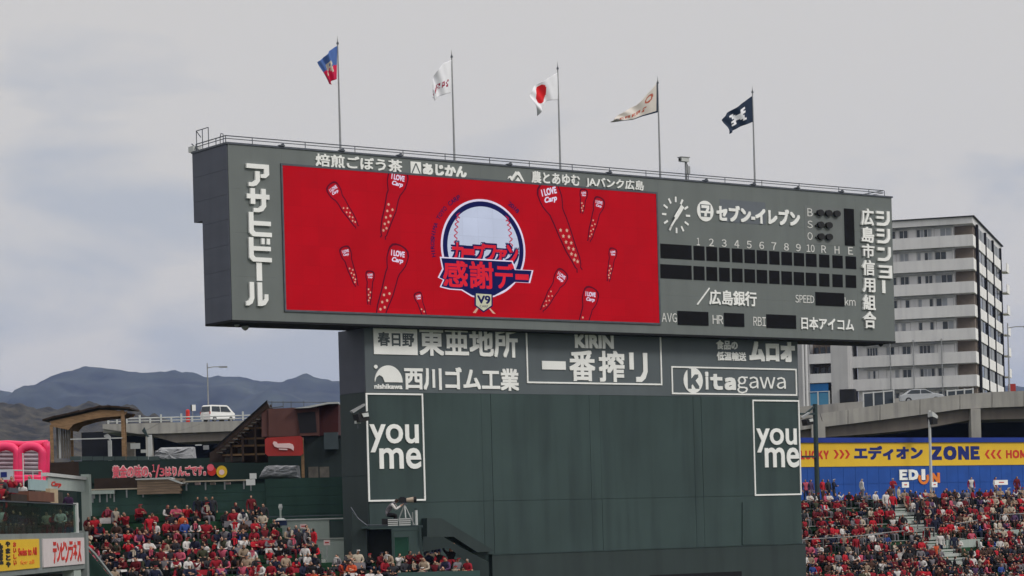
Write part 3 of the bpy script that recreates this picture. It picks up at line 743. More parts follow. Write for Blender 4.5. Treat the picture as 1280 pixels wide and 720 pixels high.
# ---- roof railing
rl = thing('roof_railing', 'thin steel safety railing with a small hatch cage along the scoreboard roof', 'railing', B, x1 / 2, .5, ZT)
yo = .35
def rz(px, py): return B.hit(px, py, yo)
zr = (B.hit(287, 169.8, yo)[1] + B.hit(1104, 238.3, yo)[1]) / 2; zm = (zr + ZT) / 2 + .1
xr1 = B.hit(1104.5, 240, yo)[0]
posts = [287, 316, 382, 444, 504, 556.5, 612, 661.5, 715, 761.5, 807, 860, 905.5, 951.5, 998, 1047.5, 1085, 1104.5]
for px in posts:
    x = B.hit(px, 200, yo)[0] if px != 287 else .12
    w = MB(); w.tube((x, yo, ZT), (x, yo, zr), .022, RAILD); w.build('post', rl)
w = MB(); w.bar([(.12, D1 - .1, zr), (.12, yo, zr), (xr1, yo, zr), (xr1, D1 - .1, zr)], .026, RAILD); w.build('top_rail', rl)
w = MB(); w.bar([(.12, D1 - .1, zm), (.12, yo, zm), (xr1, yo, zm), (xr1, D1 - .1, zm)], .02, RAILD); w.build('middle_rail', rl)
w = MB()
for x, y in ((.12, 1.3), (.12, D1 - .1), (xr1, 1.8), (xr1, D1 - .1)): w.tube((x, y, ZT), (x, y, zr), .022, RAILD)
w.build('side_post', rl)
w = MB()
for ya, yb in ((1.9, D1 - .3),):
    za, zb2 = ZT + .02, zr + .62
    for y in (ya, (ya + yb) / 2, yb): w.tube((.05, y, za), (.05, y, zb2), .022, RAILD)
    w.bar([(.05, ya, zb2), (.05, yb, zb2), (.3, yb, zb2 - .3)], .022, RAILD)
w.bar([(.1, .55, ZT), (.1, .55, zr + .1), (.1, .75, zr + .16), (.1, .85, zr), (.1, .85, ZT)], .02, RAILD)
w.build('hatch_cage', rl)
w = MB(); w.box(-.12, .35, D1 - .25, D1 + .25, ZT + .09, ZT + .36, LIGHTP).tube((.0, D1 - .6, ZT + .1), (.0, D1 + .1, ZT + .5), .03, RAILD)
w.build('junction_box', fr=B, label='small pale box at the left rear corner of the scoreboard roof', cat='equipment box')
# stubby cable brackets along the roof edge
for px in (352, 427, 499, 636, 760.5, 880.5, 940, 995, 1050):
    x = B.hit(px, 200, 0)[0]
    w = MB(); w.box(x - .16, x + .12, -.16, .08, ZT + .092, ZT + .15, RAILD).box(x, x + .1, -.12, .0, ZT + .15, ZT + .22, RAILD); w.build('edge_bracket', sb)

# ---- flagpoles and flags
PY = 1.6
FCOL = {'blue': mat('flag_blue_cloth', (.07, .14, .38), .8, .1), 'crim': mat('flag_crimson_cloth', (.58, .012, .07), .8, .1), 'cream': mat('flag_cream_cloth', (.62, .56, .46), .8, .06),
        'white': mat('flag_white_cloth', (.80, .81, .86), .8, .05), 'red': mat('flag_red_cloth', (.62, .01, .015), .8, .06), 'dred': mat('flag_dark_red_cloth', (.33, .03, .07), .8, .1),
        'beige': mat('flag_beige_cloth', (.60, .56, .52), .8, .07), 'brick': mat('flag_brick_letter', (.42, .10, .06), .8, .08), 'navy': mat('flag_navy_cloth', (.012, .025, .055), .8, .1)}
def interp(pts, t):
    d = [0]
    for a, b_ in zip(pts[:-1], pts[1:]): d.append(d[-1] + math.hypot(b_[0] - a[0], b_[1] - a[1]))
    L = d[-1] * t
    return (float(np.interp(L, d, [p_[0] for p_ in pts])), float(np.interp(L, d, [p_[1] for p_ in pts])))
def flag(top, bot, colf, label, nu=44, nv=32, amp=.14, ph=0):
    vs, fs, ms = [], [], []
    mb = MB()
    for j in range(nv + 1):
        for i in range(nu + 1):
            u, v = i / nu, j / nv
            a, b_ = interp(top, u), interp(bot, u)
            px, py = a[0] + (b_[0] - a[0]) * v, a[1] + (b_[1] - a[1]) * v
            off = PY + amp * u ** .7 * math.sin(u * 8.5 + v * 2.2 + ph) + .10 * u * math.sin(u * 19 + v * 5 + ph)
            x, z = B.hit(px, py, PY)
            mb.v.append((x, off, z))
    for j in range(nv):
        for i in range(nu):
            a = j * (nu + 1) + i
            mb.f.append([a, a + nu + 1, a + nu + 2, a + 1]); u, v = (i + .5) / nu, (j + .5) / nv; a_, b2 = interp(top, u), interp(bot, u)
            mb.m.append(mb.mi(FCOL[colf(u, v) if colf is not f3 else f3(lerp(a_[0], b2[0], v), lerp(a_[1], b2[1], v))]))
    o = mb.build('flag', fr=B, org=(mb.v[0][0], PY, mb.v[0][2]), label=label, cat='flag', group='flags flying over the scoreboard', smooth=True)
    md = o.modifiers.new('thickness', 'SOLIDIFY'); md.thickness = .012
    return o
def bitmap(rows):                                        # tiny lettering woven into the cloth
    def f(u, v):
        j, i = int(v * len(rows)), int(u * len(rows[0]))
        return 0 <= v < 1 and 0 <= u < 1 and rows[j][i] == '#'
    return f
let_R = bitmap(['.####..', '.##.##.', '.##.##.', '.####..', '.##.##.', '##..##.', '##...##'])
let_H = bitmap(['##...###', '.##..##.', '.#######', '..####..', '#######.', '.##..##.', '###...##'])
let_C = bitmap(['###.###.###.###..##', '#...#.#.#.#.#.#.#..', '#...###.##..###..#.', '###.#.#.#.#.#...##.'])
def f1(u, v):
    if let_R((1 - u - .28) / .44, (v - .30) / .42): return 'cream'
    return 'blue' if v < .56 - .1 * u else 'crim'
def f2(u, v): return 'dred' if let_C((1 - u - .12) / .8, (v - .55 - .03 * math.sin(9 * u)) / .20) else 'white'
def f3(x, y): return 'red' if ((x - 676.3 + (y - 117.5) * .12) / 6.6) ** 2 + ((y - 117.5) / 12) ** 2 < 1 else 'white'
def f4(u, v):
    if v > .93 or u < .035: return 'navy'
    if let_C((1 - u - .12) / .62, (v - .56) / .22) or (((u - .22) / .10) ** 2 + ((v - .30) / .16) ** 2 < 1 and ((u - .22) / .06) ** 2 + ((v - .30) / .09) ** 2 > 1): return 'brick'
    return 'beige'
def f5(u, v): return 'white' if let_H((1 - u - .26) / .46, (v - .22) / .56) else 'navy'
flag([(421.6, 57), (411, 64), (404, 73), (398, 77)], [(420.8, 99), (415, 101), (411, 107)], f1, 'blue over crimson flag with a cream letter, leftmost over the board', ph=.5)
flag([(564.2, 75), (554, 79), (546, 88), (542, 99), (540.5, 110)], [(563.2, 116), (556, 118), (548, 121), (541, 127), (540.4, 122)], f2, 'white flag with a dark red word, second from the left over the board', ph=1.6)
flag([(697.8, 90), (685, 97.5), (672, 105), (665, 112), (661, 121)], [(697.2, 125), (686, 125.5), (680, 129), (676, 136), (673.5, 144.5)], f3, 'white flag with a red disc in the middle of the five', ph=2.2)
flag([(822, 103), (810, 116), (797, 131), (783, 138), (772, 144), (765.5, 149.5)], [(822, 140.5), (805, 145), (790, 150), (777, 151.5), (770, 152), (766, 152)], f4, 'long beige pennant with dark border and brick red writing', nu=60, ph=3.0)
flag([(941, 119.5), (922.5, 132.5), (910, 141), (903.3, 149.5)], [(942, 152), (927.5, 157.5), (915, 164), (909.5, 168)], f5, 'navy flag with a white letter, rightmost over the board', ph=.9)
for i, (px, tip, base) in enumerate([(423.6, 45, 183), (566.2, 62, 200), (698.6, 77, 208), (823.6, 95, 222), (942, 107, 232)]):
    x = B.hit(px, (tip + base) / 2, PY)[0]; zt2 = B.hit(px, tip, PY)[1]
    t = thing('flagpole', ['slim grey flagpole carrying the blue and crimson flag', 'slim grey flagpole carrying the white flag with a dark red word', 'slim grey flagpole carrying the red disc flag',
                           'slim grey flagpole carrying the beige pennant', 'slim grey flagpole carrying the navy flag'][i], 'flagpole', B, x, PY, ZT, 'flagpoles on the scoreboard roof')
    w = MB(); w.tube((x, PY, ZT), (x, PY, zt2 - .25), .062, STEEL, 8, .032); w.build('pole', t)
    w = MB(); w.tube((x, PY, zt2 - .25), (x, PY, zt2), .028, STEEL, 6, .004).tube((x, PY, zt2 - .42), (x, PY, zt2 - .32), .07, RAILD, 8, .05); w.build('finial', t)
    w = MB(); w.box(x - .16, x + .16, PY - .16, PY + .16, ZT + .042, ZT + .08, RAILD); w.build('base_plate', t)

# ---- cameras and lamps fixed on the board
x, _ = B.hit(857.5, 210, .5); zt3 = B.hit(857.5, 200, .5)[1]
t = thing('security_camera', 'boxy grey security camera on a short mast on the scoreboard roof', 'security camera', B, x, .5, ZT)
w = MB(); w.tube((x, .5, ZT), (x, .5, zt3 - .1), .07, STEEL, 8); w.build('mast', t)
w = MB(); w.box(x - .45, x + .08, .3, .6, zt3 - .12, zt3 + .10, LIGHTP).box(x - .5, x + .12, .27, .63, zt3 + .102, zt3 + .14, STEEL); w.build('body', t)
w = MB(); w.tube((x - .46, .45, zt3 - .02), (x - .51, .45, zt3 - .02), .08, BLACK, 10); w.build('lens', t)
w = MB(); w.box(x + .02, x + .22, .4, .6, zt3 - .75, zt3 - .35, STEEL).tube((x, .5, zt3 - .1), (x + .15, .5, zt3 - .4), .04, RAILD); w.build('bracket', t)
for px, py, r_, lb in ((296, 406, .13, 'smaller dome camera hanging under the left corner of the scoreboard'), (306.5, 408, .2, 'larger dome camera hanging under the left corner of the scoreboard'), (1101, 430, .16, 'dark dome camera hanging under the right corner of the scoreboard')):
    x, z = B.hit(px, py, 1.0)
    t = thing('dome_camera', lb, 'dome camera', B, x, 1.0, ZB - .1, 'dome cameras under the scoreboard')
    w = MB(); w.tube((x, 1, ZB - .1), (x, 1, z + .1), .05, STEEL, 8); w.build('stem', t)
    prof = [(.0, .35), (.55, .3), (.9, .12), (1, 0), (.9, -.35), (.6, -.75), (.2, -1)]
    w = MB(); n_ = 10; vs = []
    for a_, b2 in prof:
        for k in range(n_): vs.append((x + max(a_, .02) * r_ * math.cos(2 * math.pi * k / n_), 1 + max(a_, .02) * r_ * math.sin(2 * math.pi * k / n_), z + b2 * r_))
    fs = [(j * n_ + k, j * n_ + (k + 1) % n_, (j + 1) * n_ + (k + 1) % n_, (j + 1) * n_ + k) for j in range(len(prof) - 1) for k in range(n_)]
    w.add(vs, fs, BLACK if px > 1000 else STEEL); w.build('dome', t, smooth=True)
def floodlight(px, py, off, s_, label, fr=B):
    x, z = fr.hit(px, py, off)
    t = thing('floodlight', label, 'floodlight', fr, x, off, z - .4, 'floodlights on the stadium walls')
    w = MB(); w.prism([(x - .55 * s_, z + .12), (x + .25 * s_, z + .5 * s_), (x + .3 * s_, z + .42 * s_), (x - .45 * s_, z + .02)], off - .1, off + .1, STEEL); w.build('bracket', t)
    w = MB(); w.prism([(x - .35 * s_, z - .05), (x + .25 * s_, z + .1), (x + .35 * s_, z - .35), (x - .25 * s_, z - .45)], off - .35, off + .15, BLACK); w.build('body', t)
    w = MB(); w.prism([(x - .15 * s_, z - .02), (x + .22 * s_, z + .03), (x + .26 * s_, z - .16), (x - .05 * s_, z - .20)], off - .42, off - .352, LIGHTP); w.build('reflector', t)
floodlight(450, 517, 0.5, 1.0, 'black floodlight on a bracket at the left edge of the green wall')
w = MB(); x, z = B.hit(447, 528, .5); w.box(x - .12, x + .14, .42, .6, z - .06, z + .08, LIGHTP).tube((x, .5, z - .3), (x, .5, z - .06), .03, RAILD); w.build('junction_box', fr=B, label='tiny pale box below the left floodlight', cat='equipment box')

# ================================================================ BACKGROUND, RIGHT
def A(D): return Frame(640, D, 0.0)
def poly_px(fr, pts, off=0.0): return [fr.hit(x, y, off) for x, y in pts]

# ---- apartment building
AA = Frame(1216, 310.0, math.radians(-17.1), 290)
zf = [AA.hit(1165, y)[1] for y in (273.8, 282)]
st = 3.02
PT = AA.hit(1165, 295.7)[1]                 # top of the topmost balcony wall
ap = thing('apartment_building', 'tall pale grey apartment block with long balconies behind the right end of the scoreboard', 'apartment building', AA, -10, 8, 0)
xl = AA.hit(1061, 450)[0]; xl_top = xl
DEP = 38.0
body = MB(); body.box(xl + 1.0, 0 - 2.6, .85, DEP, 0, zf[0] - .3, APTW).box(xl + 1.0, -.25, 2.4, DEP - .4, 0, zf[0] - .3, APTR); body.build('wall', ap)
body = MB(); body.box(xl, .0, 0, DEP, zf[1], zf[0], APTW); body.build('roof_parapet', ap)
body = MB(); body.box(xl - .2, .25, -.25, DEP + .2, zf[0], zf[0] + .13, APTB); body.build('roof_edge', ap)
nfl = 8
for k in range(nfl):
    zt4 = PT - k * st; zb4 = zt4 - 1.48
    w = MB(); w.box(xl, 0, 0, .16, zb4, zt4, APTG if False else APTW).box(-.16, .0, .16, 3.2, zb4, zt4, APTP).box(xl, xl + .16, .16, 1.5, zb4, zt4, APTW)
    w.box(xl + .16, -.16, .16, 1.5, zb4, zb4 + .2, APTW).box(-2.6, -.16, 1.5, 3.4, zb4, zb4 + .2, APTW).build('balcony', ap)
    zc = zt4 + st - 1.48        # ceiling level of the recess above this balcony wall
    zc = zt4 + 1.44
    # windows of this floor, in the wall behind the balcony
    for l, r_, kind in ((1127, 1137.5, 's'), (1148.5, 1167, 'd'), (1171, 1192, 'w'), (1083, 1096, 'd'), (1107, 1122, 'w')):
        a, b_ = AA.hit(l, 400, .85)[0], AA.hit(r_, 400, .85)[0]
        hz = {'s': .55, 'd': 1.25, 'w': 1.35}[kind]
        top = zc - .38
        f = MB(); f.box(a - .08, b_ + .08, 0.81, 0.85, top, top + .09, FRAMEW).box(a - .08, b_ + .08, 0.81, 0.85, top - hz - 1.2, top - hz - 1.12, FRAMEW)
        f.box(a - .08, a, 0.81, 0.85, top - hz - 1.12, top, FRAMEW).box(b_, b_ + .08, 0.81, 0.85, top - hz - 1.12, top, FRAMEW)
        f.build('window_frame', ap)
        nn = {'s': 2, 'd': 4, 'w': 3}[kind]
        for i in range(nn):
            ga, gb = a + (b_ - a) * i / nn + .04, a + (b_ - a) * (i + 1) / nn - .04
            rr_ = random.random()
            p_ = MB(); p_.box(ga, gb, 0.825, 0.845, top - hz - 1.1, top - .02, WIN if rr_ < .48 else (CURT if rr_ < .68 else APTW)); p_.build('pane', ap)
        w = MB(); w.box(a - .5, b_ + .5, 0.55, 0.85, zc - .22, zc - .14, APTB if False else APTG); w.build('canopy_strip', ap)
for px in (1113, 1142, 1177.5):
    a = AA.hit(px, 450, -.05)[0]; w = MB(); w.tube((a, -.09, 0), (a, -.09, PT - 4.4 * st), .07, STEEL, 6); w.build('drain_pipe', ap)
# right flank: black strips, white panels, tall windows
strips = [.10, .36, .62, .90]
rnd_f = random.Random(5)
for sfrac in strips:
    y = DEP * sfrac
    w = MB(); w.box(.02, .30, y - .42, y + .42, PT - 8 * st, zf[1] + .2, APTB); w.build('pillar_strip', ap)
for k in range(nfl + 1):
    zt4 = PT - (k) * st
    for i in range(3):
        ya, yb = DEP * strips[i] + .76, DEP * strips[i + 1] - .76
        ym = (ya + yb) / 2
        for (c, d) in ((ya, ym - .1), (ym + .1, yb)):
            w = MB(); w.box(.02, .24, c, d, zt4 - 1.5, zt4 - .15, APTP); w.build('flank_panel', ap)
            if k < nfl:
                w = MB(); w.box(-.12, .10, c + .3, d - .3, zt4 - .15 + .02, zt4 + 1.4, WIN if rnd_f.random() < .28 else CURT); w.build('flank_window', ap)
    w = MB(); w.box(.02, .9, DEP - 2.6, DEP + .9, zt4 - 1.6, zt4 - 1.45, APTP).box(.8, .9, DEP - 2.6, DEP + .9, zt4 - 1.45, zt4 - .35, APTP); w.build('rear_balcony', ap)

# ---- lower stair block beside it
BB = Frame(1003, 313.0, math.radians(-17.1))
sbk = thing('stair_block', 'grey stair block with open landings and a blue shutter below the scoreboard corner', 'building', BB, 3, 3, 0)
r0, r1 = BB.hit(940, 450)[0], BB.hit(1059.5, 450)[0]
def rb_(l, r_, t, b_, off=0): return BB.rect(l, r_, t, b_, off)
o1, o2, bl = rb_(1011, 1038, 429, 442.3), rb_(1011.5, 1038.5, 454.5, 467), rb_(1011, 1036.5, 479.5, 503)
up = rb_(1003, 1060, 408, 500)
w = MB()
w.box(o1[1], r1, 0, 8, 0, up[3], APTG).box(r0, o1[0], 0, 8, 0, up[3], APTG)
w.box(o1[0], o1[1], 0, .3, o1[3], up[3], APTG).box(o1[0], o1[1], 0, .3, o2[3], o1[2], APTW).box(o1[0], o1[1], 0, .3, bl[3] + .1, o2[2], APTW).box(o1[0], o1[1], 3, 8, 0, up[3], APTR)
w.build('wall', sbk)
w = MB(); w.box(o1[0] + .05, o1[1] - .05, .5, 2.9, o1[2] - .3, o1[2] + .0, APTG).box(o1[0] + .05, o1[1] - .05, .5, 2.9, o2[2] - .3, o2[2], APTG); w.build('landing', sbk)
for o_ in (o1, o2):
    for k in range(3):
        a = lerp(o_[0], o_[1], .08 + k * .3); w = MB(); w.box(a, a + .55, 2.86, 2.97, o_[2] + .1, o_[3] - .35, WIN); w.build('pane', sbk)
for k in range(2):
    w = MB(); w.box(bl[0] + .05, bl[1] - .1, .12, .2, (bl[2] + bl[3]) / 2 if k == 0 else bl[2] - .5, bl[3] if k == 0 else (bl[2] + bl[3]) / 2 - .02, BLUEP if k == 0 else BLUEP2); w.build('shutter', sbk)
w = MB()
for px in (1022.5, 1036.5): a = BB.hit(px, 490)[0]; w.box(a - .09, a + .09, -.12, -.02, bl[2] - 1, lerp(bl[2], bl[3], .55), LIGHTP)
w.box(bl[0], bl[1] + .1, -.10, -.03, lerp(bl[2], bl[3], .55), lerp(bl[2], bl[3], .55) + .1, LIGHTP); w.build('rail', sbk)
for px in (1004.5, 1008.5):
    a = BB.hit(px, 460)[0]; w = MB(); w.tube((a, -.25, 0), (a, -.25, up[3]), .16, APTW, 8); w.build('drain_pipe', sbk)
g2 = rb_(1050, 1068.5, 486.5, 503)
w = MB(); w.box(g2[0], g2[1], -.3, 1.4, g2[2] - 8, g2[3], BLACK); w.build('garage_opening', sbk)

# ---- right viaduct
V = A(230.0)
vd = thing('elevated_road', 'concrete elevated road curving behind the blue wall on the right', 'elevated road', V, 40, 4, 0, kind='structure')
topr = [(880, 536), (960, 525), (1025, 517), (1060, 512), (1100, 506), (1150, 499), (1200, 493), (1240, 490), (1280, 488.5), (1400, 487), (1560, 490)]
botr = [(880, 552), (960, 543), (1030, 533.5), (1060, 530), (1100, 525), (1150, 518.5), (1200, 511.5), (1240, 509.3), (1280, 508), (1400, 507), (1560, 510)]
gird = [(880, 566), (960, 556), (1034, 546), (1090, 542), (1150, 536), (1185, 530), (1215, 524.5), (1280, 523), (1400, 522), (1560, 525)]
T_, B_, G_ = poly_px(V, topr), poly_px(V, botr), poly_px(V, gird)
for i in range(len(topr) - 1):                              # the parapet is cast length by length
    w = MB(); gap = .03
    w.prism([(T_[i][0] + gap, T_[i][1]), (T_[i + 1][0] - gap, T_[i + 1][1]), (B_[i + 1][0] - gap, B_[i + 1][1]), (B_[i][0] + gap, B_[i][1])], 0, .35, CONC); w.build('parapet', vd)
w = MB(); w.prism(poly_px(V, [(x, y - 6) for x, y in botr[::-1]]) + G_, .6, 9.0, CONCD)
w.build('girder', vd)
w = MB(); w.prism([(a, b_ - .9) for a, b_ in T_] + [(a, b_ - 1.3) for a, b_ in T_[::-1]], .36, 10.5, CONC); w.build('deck', vd)
for l, r_, t in ((1014, 1031, 509), (1213.5, 1225.5, 509)):
    a, b_ = V.hit(l, 530)[0], V.hit(r_, 530)[0]
    w = MB(); w.box(a, b_, -.25, 1.2, 0, V.hit(l, t + 2)[1] if l > 1100 else V.hit(l, 527)[1], CONC); w.build('column', vd)
w = MB(); w.prism(poly_px(V, [(880, 556), (1020, 542), (1100, 536), (1200, 524), (1300, 520), (1560, 522)]) + [(V.hit(1560, 600)[0], 0), (V.hit(880, 600)[0], 0)], 10.6, 11.0, DARK); w.build('painted_shade_wall', vd)  # added near-black wall that paints the shade under the deck
V2 = A(262.0)
w = MB(); w.prism(poly_px(V2, [(900, 516), (1003, 508), (1060, 503), (1100, 500), (1130, 497), (1130, 520), (1003, 520), (900, 530)]), 0, .4, CONC)
w.build('low_parapet_wall', fr=V2, label='pale concrete parapet of the slip road below the apartment block', cat='parapet wall')
# glazed noise screens with white posts
V3 = A(243.0)
for (l, r_, tl, tr, lb) in ((1079, 1117, 491, 487.5, 'dark glazed road screen with white posts left of the parked silver car'), (1184, 1216, 488, 485.5, 'dark glazed road screen with white posts right of the silver car')):
    t = thing('noise_screen', lb, 'road screen', V3, V3.hit(l, 495)[0], 0, V3.hit(l, 503)[1], 'road screens on the elevated road')
    n_ = 3
    for i in range(n_ + 1):
        px = lerp(l, r_, i / n_); a, z = V3.hit(px, lerp(tl, tr, i / n_)); w = MB(); w.box(a - .07, a + .07, -.07, .07, z - 1.7, z + .05, LIGHTP); w.build('post', t)
        if i < n_:
            b_, z2 = V3.hit(lerp(l, r_, (i + 1) / n_), lerp(tl, tr, (i + 1) / n_)); w = MB(); w.prism([(a + .08, z - 1.6), (b_ - .08, z2 - 1.6), (b_ - .08, z2 - .12), (a + .08, z - .12)], -.02, .02, WIN); w.build('pane', t)
    a, z = V3.hit(l, tl); b_, z2 = V3.hit(r_, tr); w = MB(); w.prism([(a, z), (b_, z2), (b_, z2 - .12), (a, z - .12)], -.05, .05, LIGHTP); w.build('top_rail', t)

# ---- vehicles
def car(x, y, z, yaw, prof, width, label, cat, name, glassz, paint):
    """lofted body from a side profile; x along the car, front at +x"""
    t = bpy.data.objects.new(name, None); COL.objects.link(t); t.location = (x, y, z); t.rotation_euler = (0, 0, yaw); ORG[t.name] = (0, 0, 0); tag(t, label, cat)
    n_ = len(prof); vs, fs = [], []
    zmax = max(p_[1] for p_ in prof)
    secs = [(-width / 2, .92), (-width / 2 * .97, 1.0), (width / 2 * .97, 1.0), (width / 2, .92)]
    for yy, s_ in secs:
        for px, pz in prof:
            tum = 1 - .16 * max(0, (pz - glassz) / max(zmax - glassz, .01))
            vs.append((px * (s_ if abs(px) > .5 else 1), yy * tum, .25 + (pz - .25) * (s_ if pz > .6 else 1)))
    for j in range(3):
        for i in range(n_): fs.append((j * n_ + i, j * n_ + (i + 1) % n_, (j + 1) * n_ + (i + 1) % n_, (j + 1) * n_ + i))
    fs += [tuple(range(n_ - 1, -1, -1)), tuple(range(3 * n_, 4 * n_))]
    b = MB(); b.add(vs, fs, paint); b.build('body', t)
    return t
def quadp(t, name, pts, m, th=.02):
    b = MB(); v = [Vector(p_) for p_ in pts]; nrm = (v[1] - v[0]).cross(v[2] - v[0]).normalized() * th
    n_ = len(v); b.add([tuple(p_ + nrm) for p_ in v] + [tuple(p_ - nrm) for p_ in v], [tuple(range(n_)), tuple(range(2 * n_ - 1, n_ - 1, -1))] + [((i + 1) % n_, i, n_ + i, n_ + (i + 1) % n_) for i in range(n_)], m)
    return b.build(name, t)
def wheels(t, xs, width, r_):
    for xx in xs:
        for sy in (-1, 1):
            b = MB(); b.tube((xx, sy * (width / 2 - .18), r_), (xx, sy * (width / 2 + .01), r_), r_, TYRE, 18); o = b.build('wheel', t)
            b = MB(); b.tube((xx, sy * (width / 2 + .011), r_), (xx, sy * (width / 2 + .03), r_), r_ * .6, STEEL, 12); b.build('rim', o)
vx, vy, vz = P(272, 517, 266)
van = car(vx, vy, vz - .95, math.radians(50), [(-1.85, .3), (-1.88, .9), (-1.80, 1.1), (-1.68, 1.75), (-1.5, 1.86), (.75, 1.86), (1.0, 1.75), (1.62, 1.12), (1.86, .95), (1.9, .5), (1.85, .3)], 1.62,
          'white minivan seen from behind on the elevated road left of the scoreboard', 'van', 'parked_van', 1.0, VANW)
hw = .81
quadp(van, 'rear_window', [(-1.83, -.68, 1.12), (-1.83, .68, 1.12), (-1.715, .62, 1.68), (-1.715, -.62, 1.68)], WIN)
quadp(van, 'side_window', [(-1.6, -hw + .01, 1.12), (-.35, -hw + .01, 1.12), (-.35, -hw + .115, 1.70), (-1.5, -hw + .115, 1.70)], WIN)
quadp(van, 'side_window', [(-.22, -hw + .01, 1.12), (1.25, -hw + .01, 1.12), (.75, -hw + .115, 1.70), (-.22, -hw + .115, 1.70)], WIN)
quadp(van, 'windscreen', [(1.57, -.66, 1.18), (1.57, .66, 1.18), (1.05, .60, 1.70), (1.05, -.60, 1.70)], WIN)
for sy in (-1, 1): b = MB(); b.box(-1.9, -1.8, sy * .76 - .04, sy * .76 + .04, .85, 1.15, REDS); b.build('tail_light', van)
wheels(van, (-1.2, 1.25), 1.6, .3)
vx, vy, vz = P(1152, 492, 240)
sil = mat('silver_car_paint', (.42, .44, .46), .25, .03, 1, metal=.4, spec=.6)
car2 = car(vx, vy, vz - 1.0, math.radians(-6), [(-2.2, .3), (-2.25, .8), (-1.9, .95), (-1.2, 1.38), (-.6, 1.46), (.3, 1.42), (1.15, .98), (2.05, .82), (2.2, .6), (2.15, .3)], 1.75,
           'silver saloon car on the elevated road in front of the apartment block', 'car', 'parked_car', .95, sil)
quadp(car2, 'side_window', [(-1.5, -.87, .98), (-.2, -.87, .98), (-.2, -.80, 1.34), (-1.05, -.80, 1.34)], WIN); quadp(car2, 'side_window', [(-.1, -.87, .98), (1.0, -.87, .98), (.3, -.80, 1.34), (-.1, -.80, 1.34)], WIN)
quadp(car2, 'windscreen', [(1.12, -.72, 1.02), (1.12, .72, 1.02), (.36, .66, 1.41), (.36, -.66, 1.41)], WIN)
wheels(car2, (-1.35, 1.35), 1.74, .31)

def street_lamp(px, ytip, ybase, arm_px, D, label):
    fr = A(D); x, zt5 = fr.hit(px, ytip); zb5 = fr.hit(px, ybase)[1]; xa = fr.hit(arm_px, ytip + 4)[0]
    t = thing('street_lamp', label, 'street lamp', fr, x, 0, zb5, 'street lamps on the elevated roads')
    w = MB(); w.tube((x, 0, zb5 - 2), (x, 0, zt5), .11, STEEL, 8, .06); w.build('pole', t)
    za = fr.hit(px, ytip + 6)[1]
    w = MB(); w.bar([(x, 0, za), (lerp(x, xa, .5), 0, za + .12), (xa, 0, za + .1)], .05, STEEL); w.build('arm', t)
    w = MB(); s_ = 1 if xa > x else -1; w.box(min(xa, xa + s_ * .9), max(xa, xa + s_ * .9), -.16, .16, za - .02, za + .16, STEEL); w.build('lamp_head', t)
street_lamp(259, 454, 512, 274, 268, 'tall street lamp standing just behind the white minivan')
street_lamp(1259.5, 404, 492, 1280, 238, 'tall street lamp to the right of the apartment block')
fr = A(300); x, z = fr.hit(1265, 490)
w = MB(); w.box(x - .4, x + .4, -.4, .4, z - 1, fr.hit(1265, 480)[1], REDS).build('chimney_stack', fr=fr, label='small distant red tower right of the apartment block', cat='tower')

# ================================================================ RIGHT STAND
RS = Frame(1003, 150.0, ANG)
RUN, RISE, NR = .86, .575, 11
HEAD = 1.22
z0R = RS.hit(1140, 722, 0)[1] - HEAD
smin, smax = -9.0, RS.hit(1400, 650, 5)[0]
stand = thing('right_stand', 'stepped spectator stand below the blue and yellow wall on the right', 'stand', RS, 8, 4, 0)
aisle = RS.hit(1106, 622, NR * RUN)[0]
SEATM = mat('seat_dark_red', (.06, .012, .014), .6, .2, 3)
for k in range(NR + 3):
    w = MB(); w.box(smin, smax, k * RUN - .001 * k, NR * RUN + 3.2, 0 if k == 0 else z0R + (k - 1) * RISE, z0R + min(k, NR) * RISE, STEP if k < NR else CONCP)
    if k <= NR: w.build('step', stand)
for k in range(NR):
    z = z0R + k * RISE
    for a, b_ in ((smin, aisle - 1.15), (aisle + 1.15, 15.5), (16.8, smax)):
        w = MB(); w.box(a, b_, k * RUN + .42, k * RUN + .80, z + .40, z + .45, GREENB).box(a, b_, k * RUN + .80, k * RUN + .845, z, z + .66, GREENB)
        w.build('bench', stand)
        if k >= 5:
            w = MB(); w.box(a, b_, k * RUN + .72, k * RUN + .93, z + .662, z + .70, STEP); w.build('counter_top', stand)
for k in range(NR):
    for h_ in (0, 1):
        z = z0R + k * RISE + h_ * RISE / 2
        w = MB(); w.box(aisle - 1.1, aisle + 1.1, k * RUN - .43 + h_ * .43, k * RUN + h_ * .43 - .002, z - RISE / 2 + .01, z + .002, STEP); w.build('stair_tread', stand)
# back wall with pads and banner
OW = NR * RUN + 2.6
zc0, zc1 = z0R + NR * RISE, 0
def RW(l, r_, t, b_, off=OW - .05): return RS.rect(l, r_, t, b_, off)
yz = RW(1003, 1280, 553.2, 582.3); tz = RW(1003, 1280, 547, 553.2)
bw = thing('stadium_wall', 'blue padded stadium wall with a yellow banner across it behind the right stand', 'wall', RS, 8, OW, z0R)
w = MB(); w.box(smin, smax, OW + .03, OW + .4, 0, tz[3] - .05, BLUEW); w.build('wall', bw)
w = MB(); w.box(smin, smax, OW - .16, OW + .45, tz[2] + .01, tz[3], BLUED); w.build('top_trim', bw)
pw = 1.15; nP = int((smax - smin) / pw)
for i in range(nP):
    for c, d in ((zc0, (zc0 + yz[2]) / 2), ((zc0 + yz[2]) / 2, yz[2] - .02)):
        w = MB(); w.box(smin + i * pw + .012, smin + (i + 1) * pw - .012, OW - .02, OW + .029, c + .012, d - .012, BLUEW); w.build('wall_pad', bw)
bn = MB(); bn.box(smin, smax, OW - .05, OW + .029, yz[2], yz[3], YEL); bn = bn.build('banner', bw, label='yellow banner with navy katakana and red arrows')
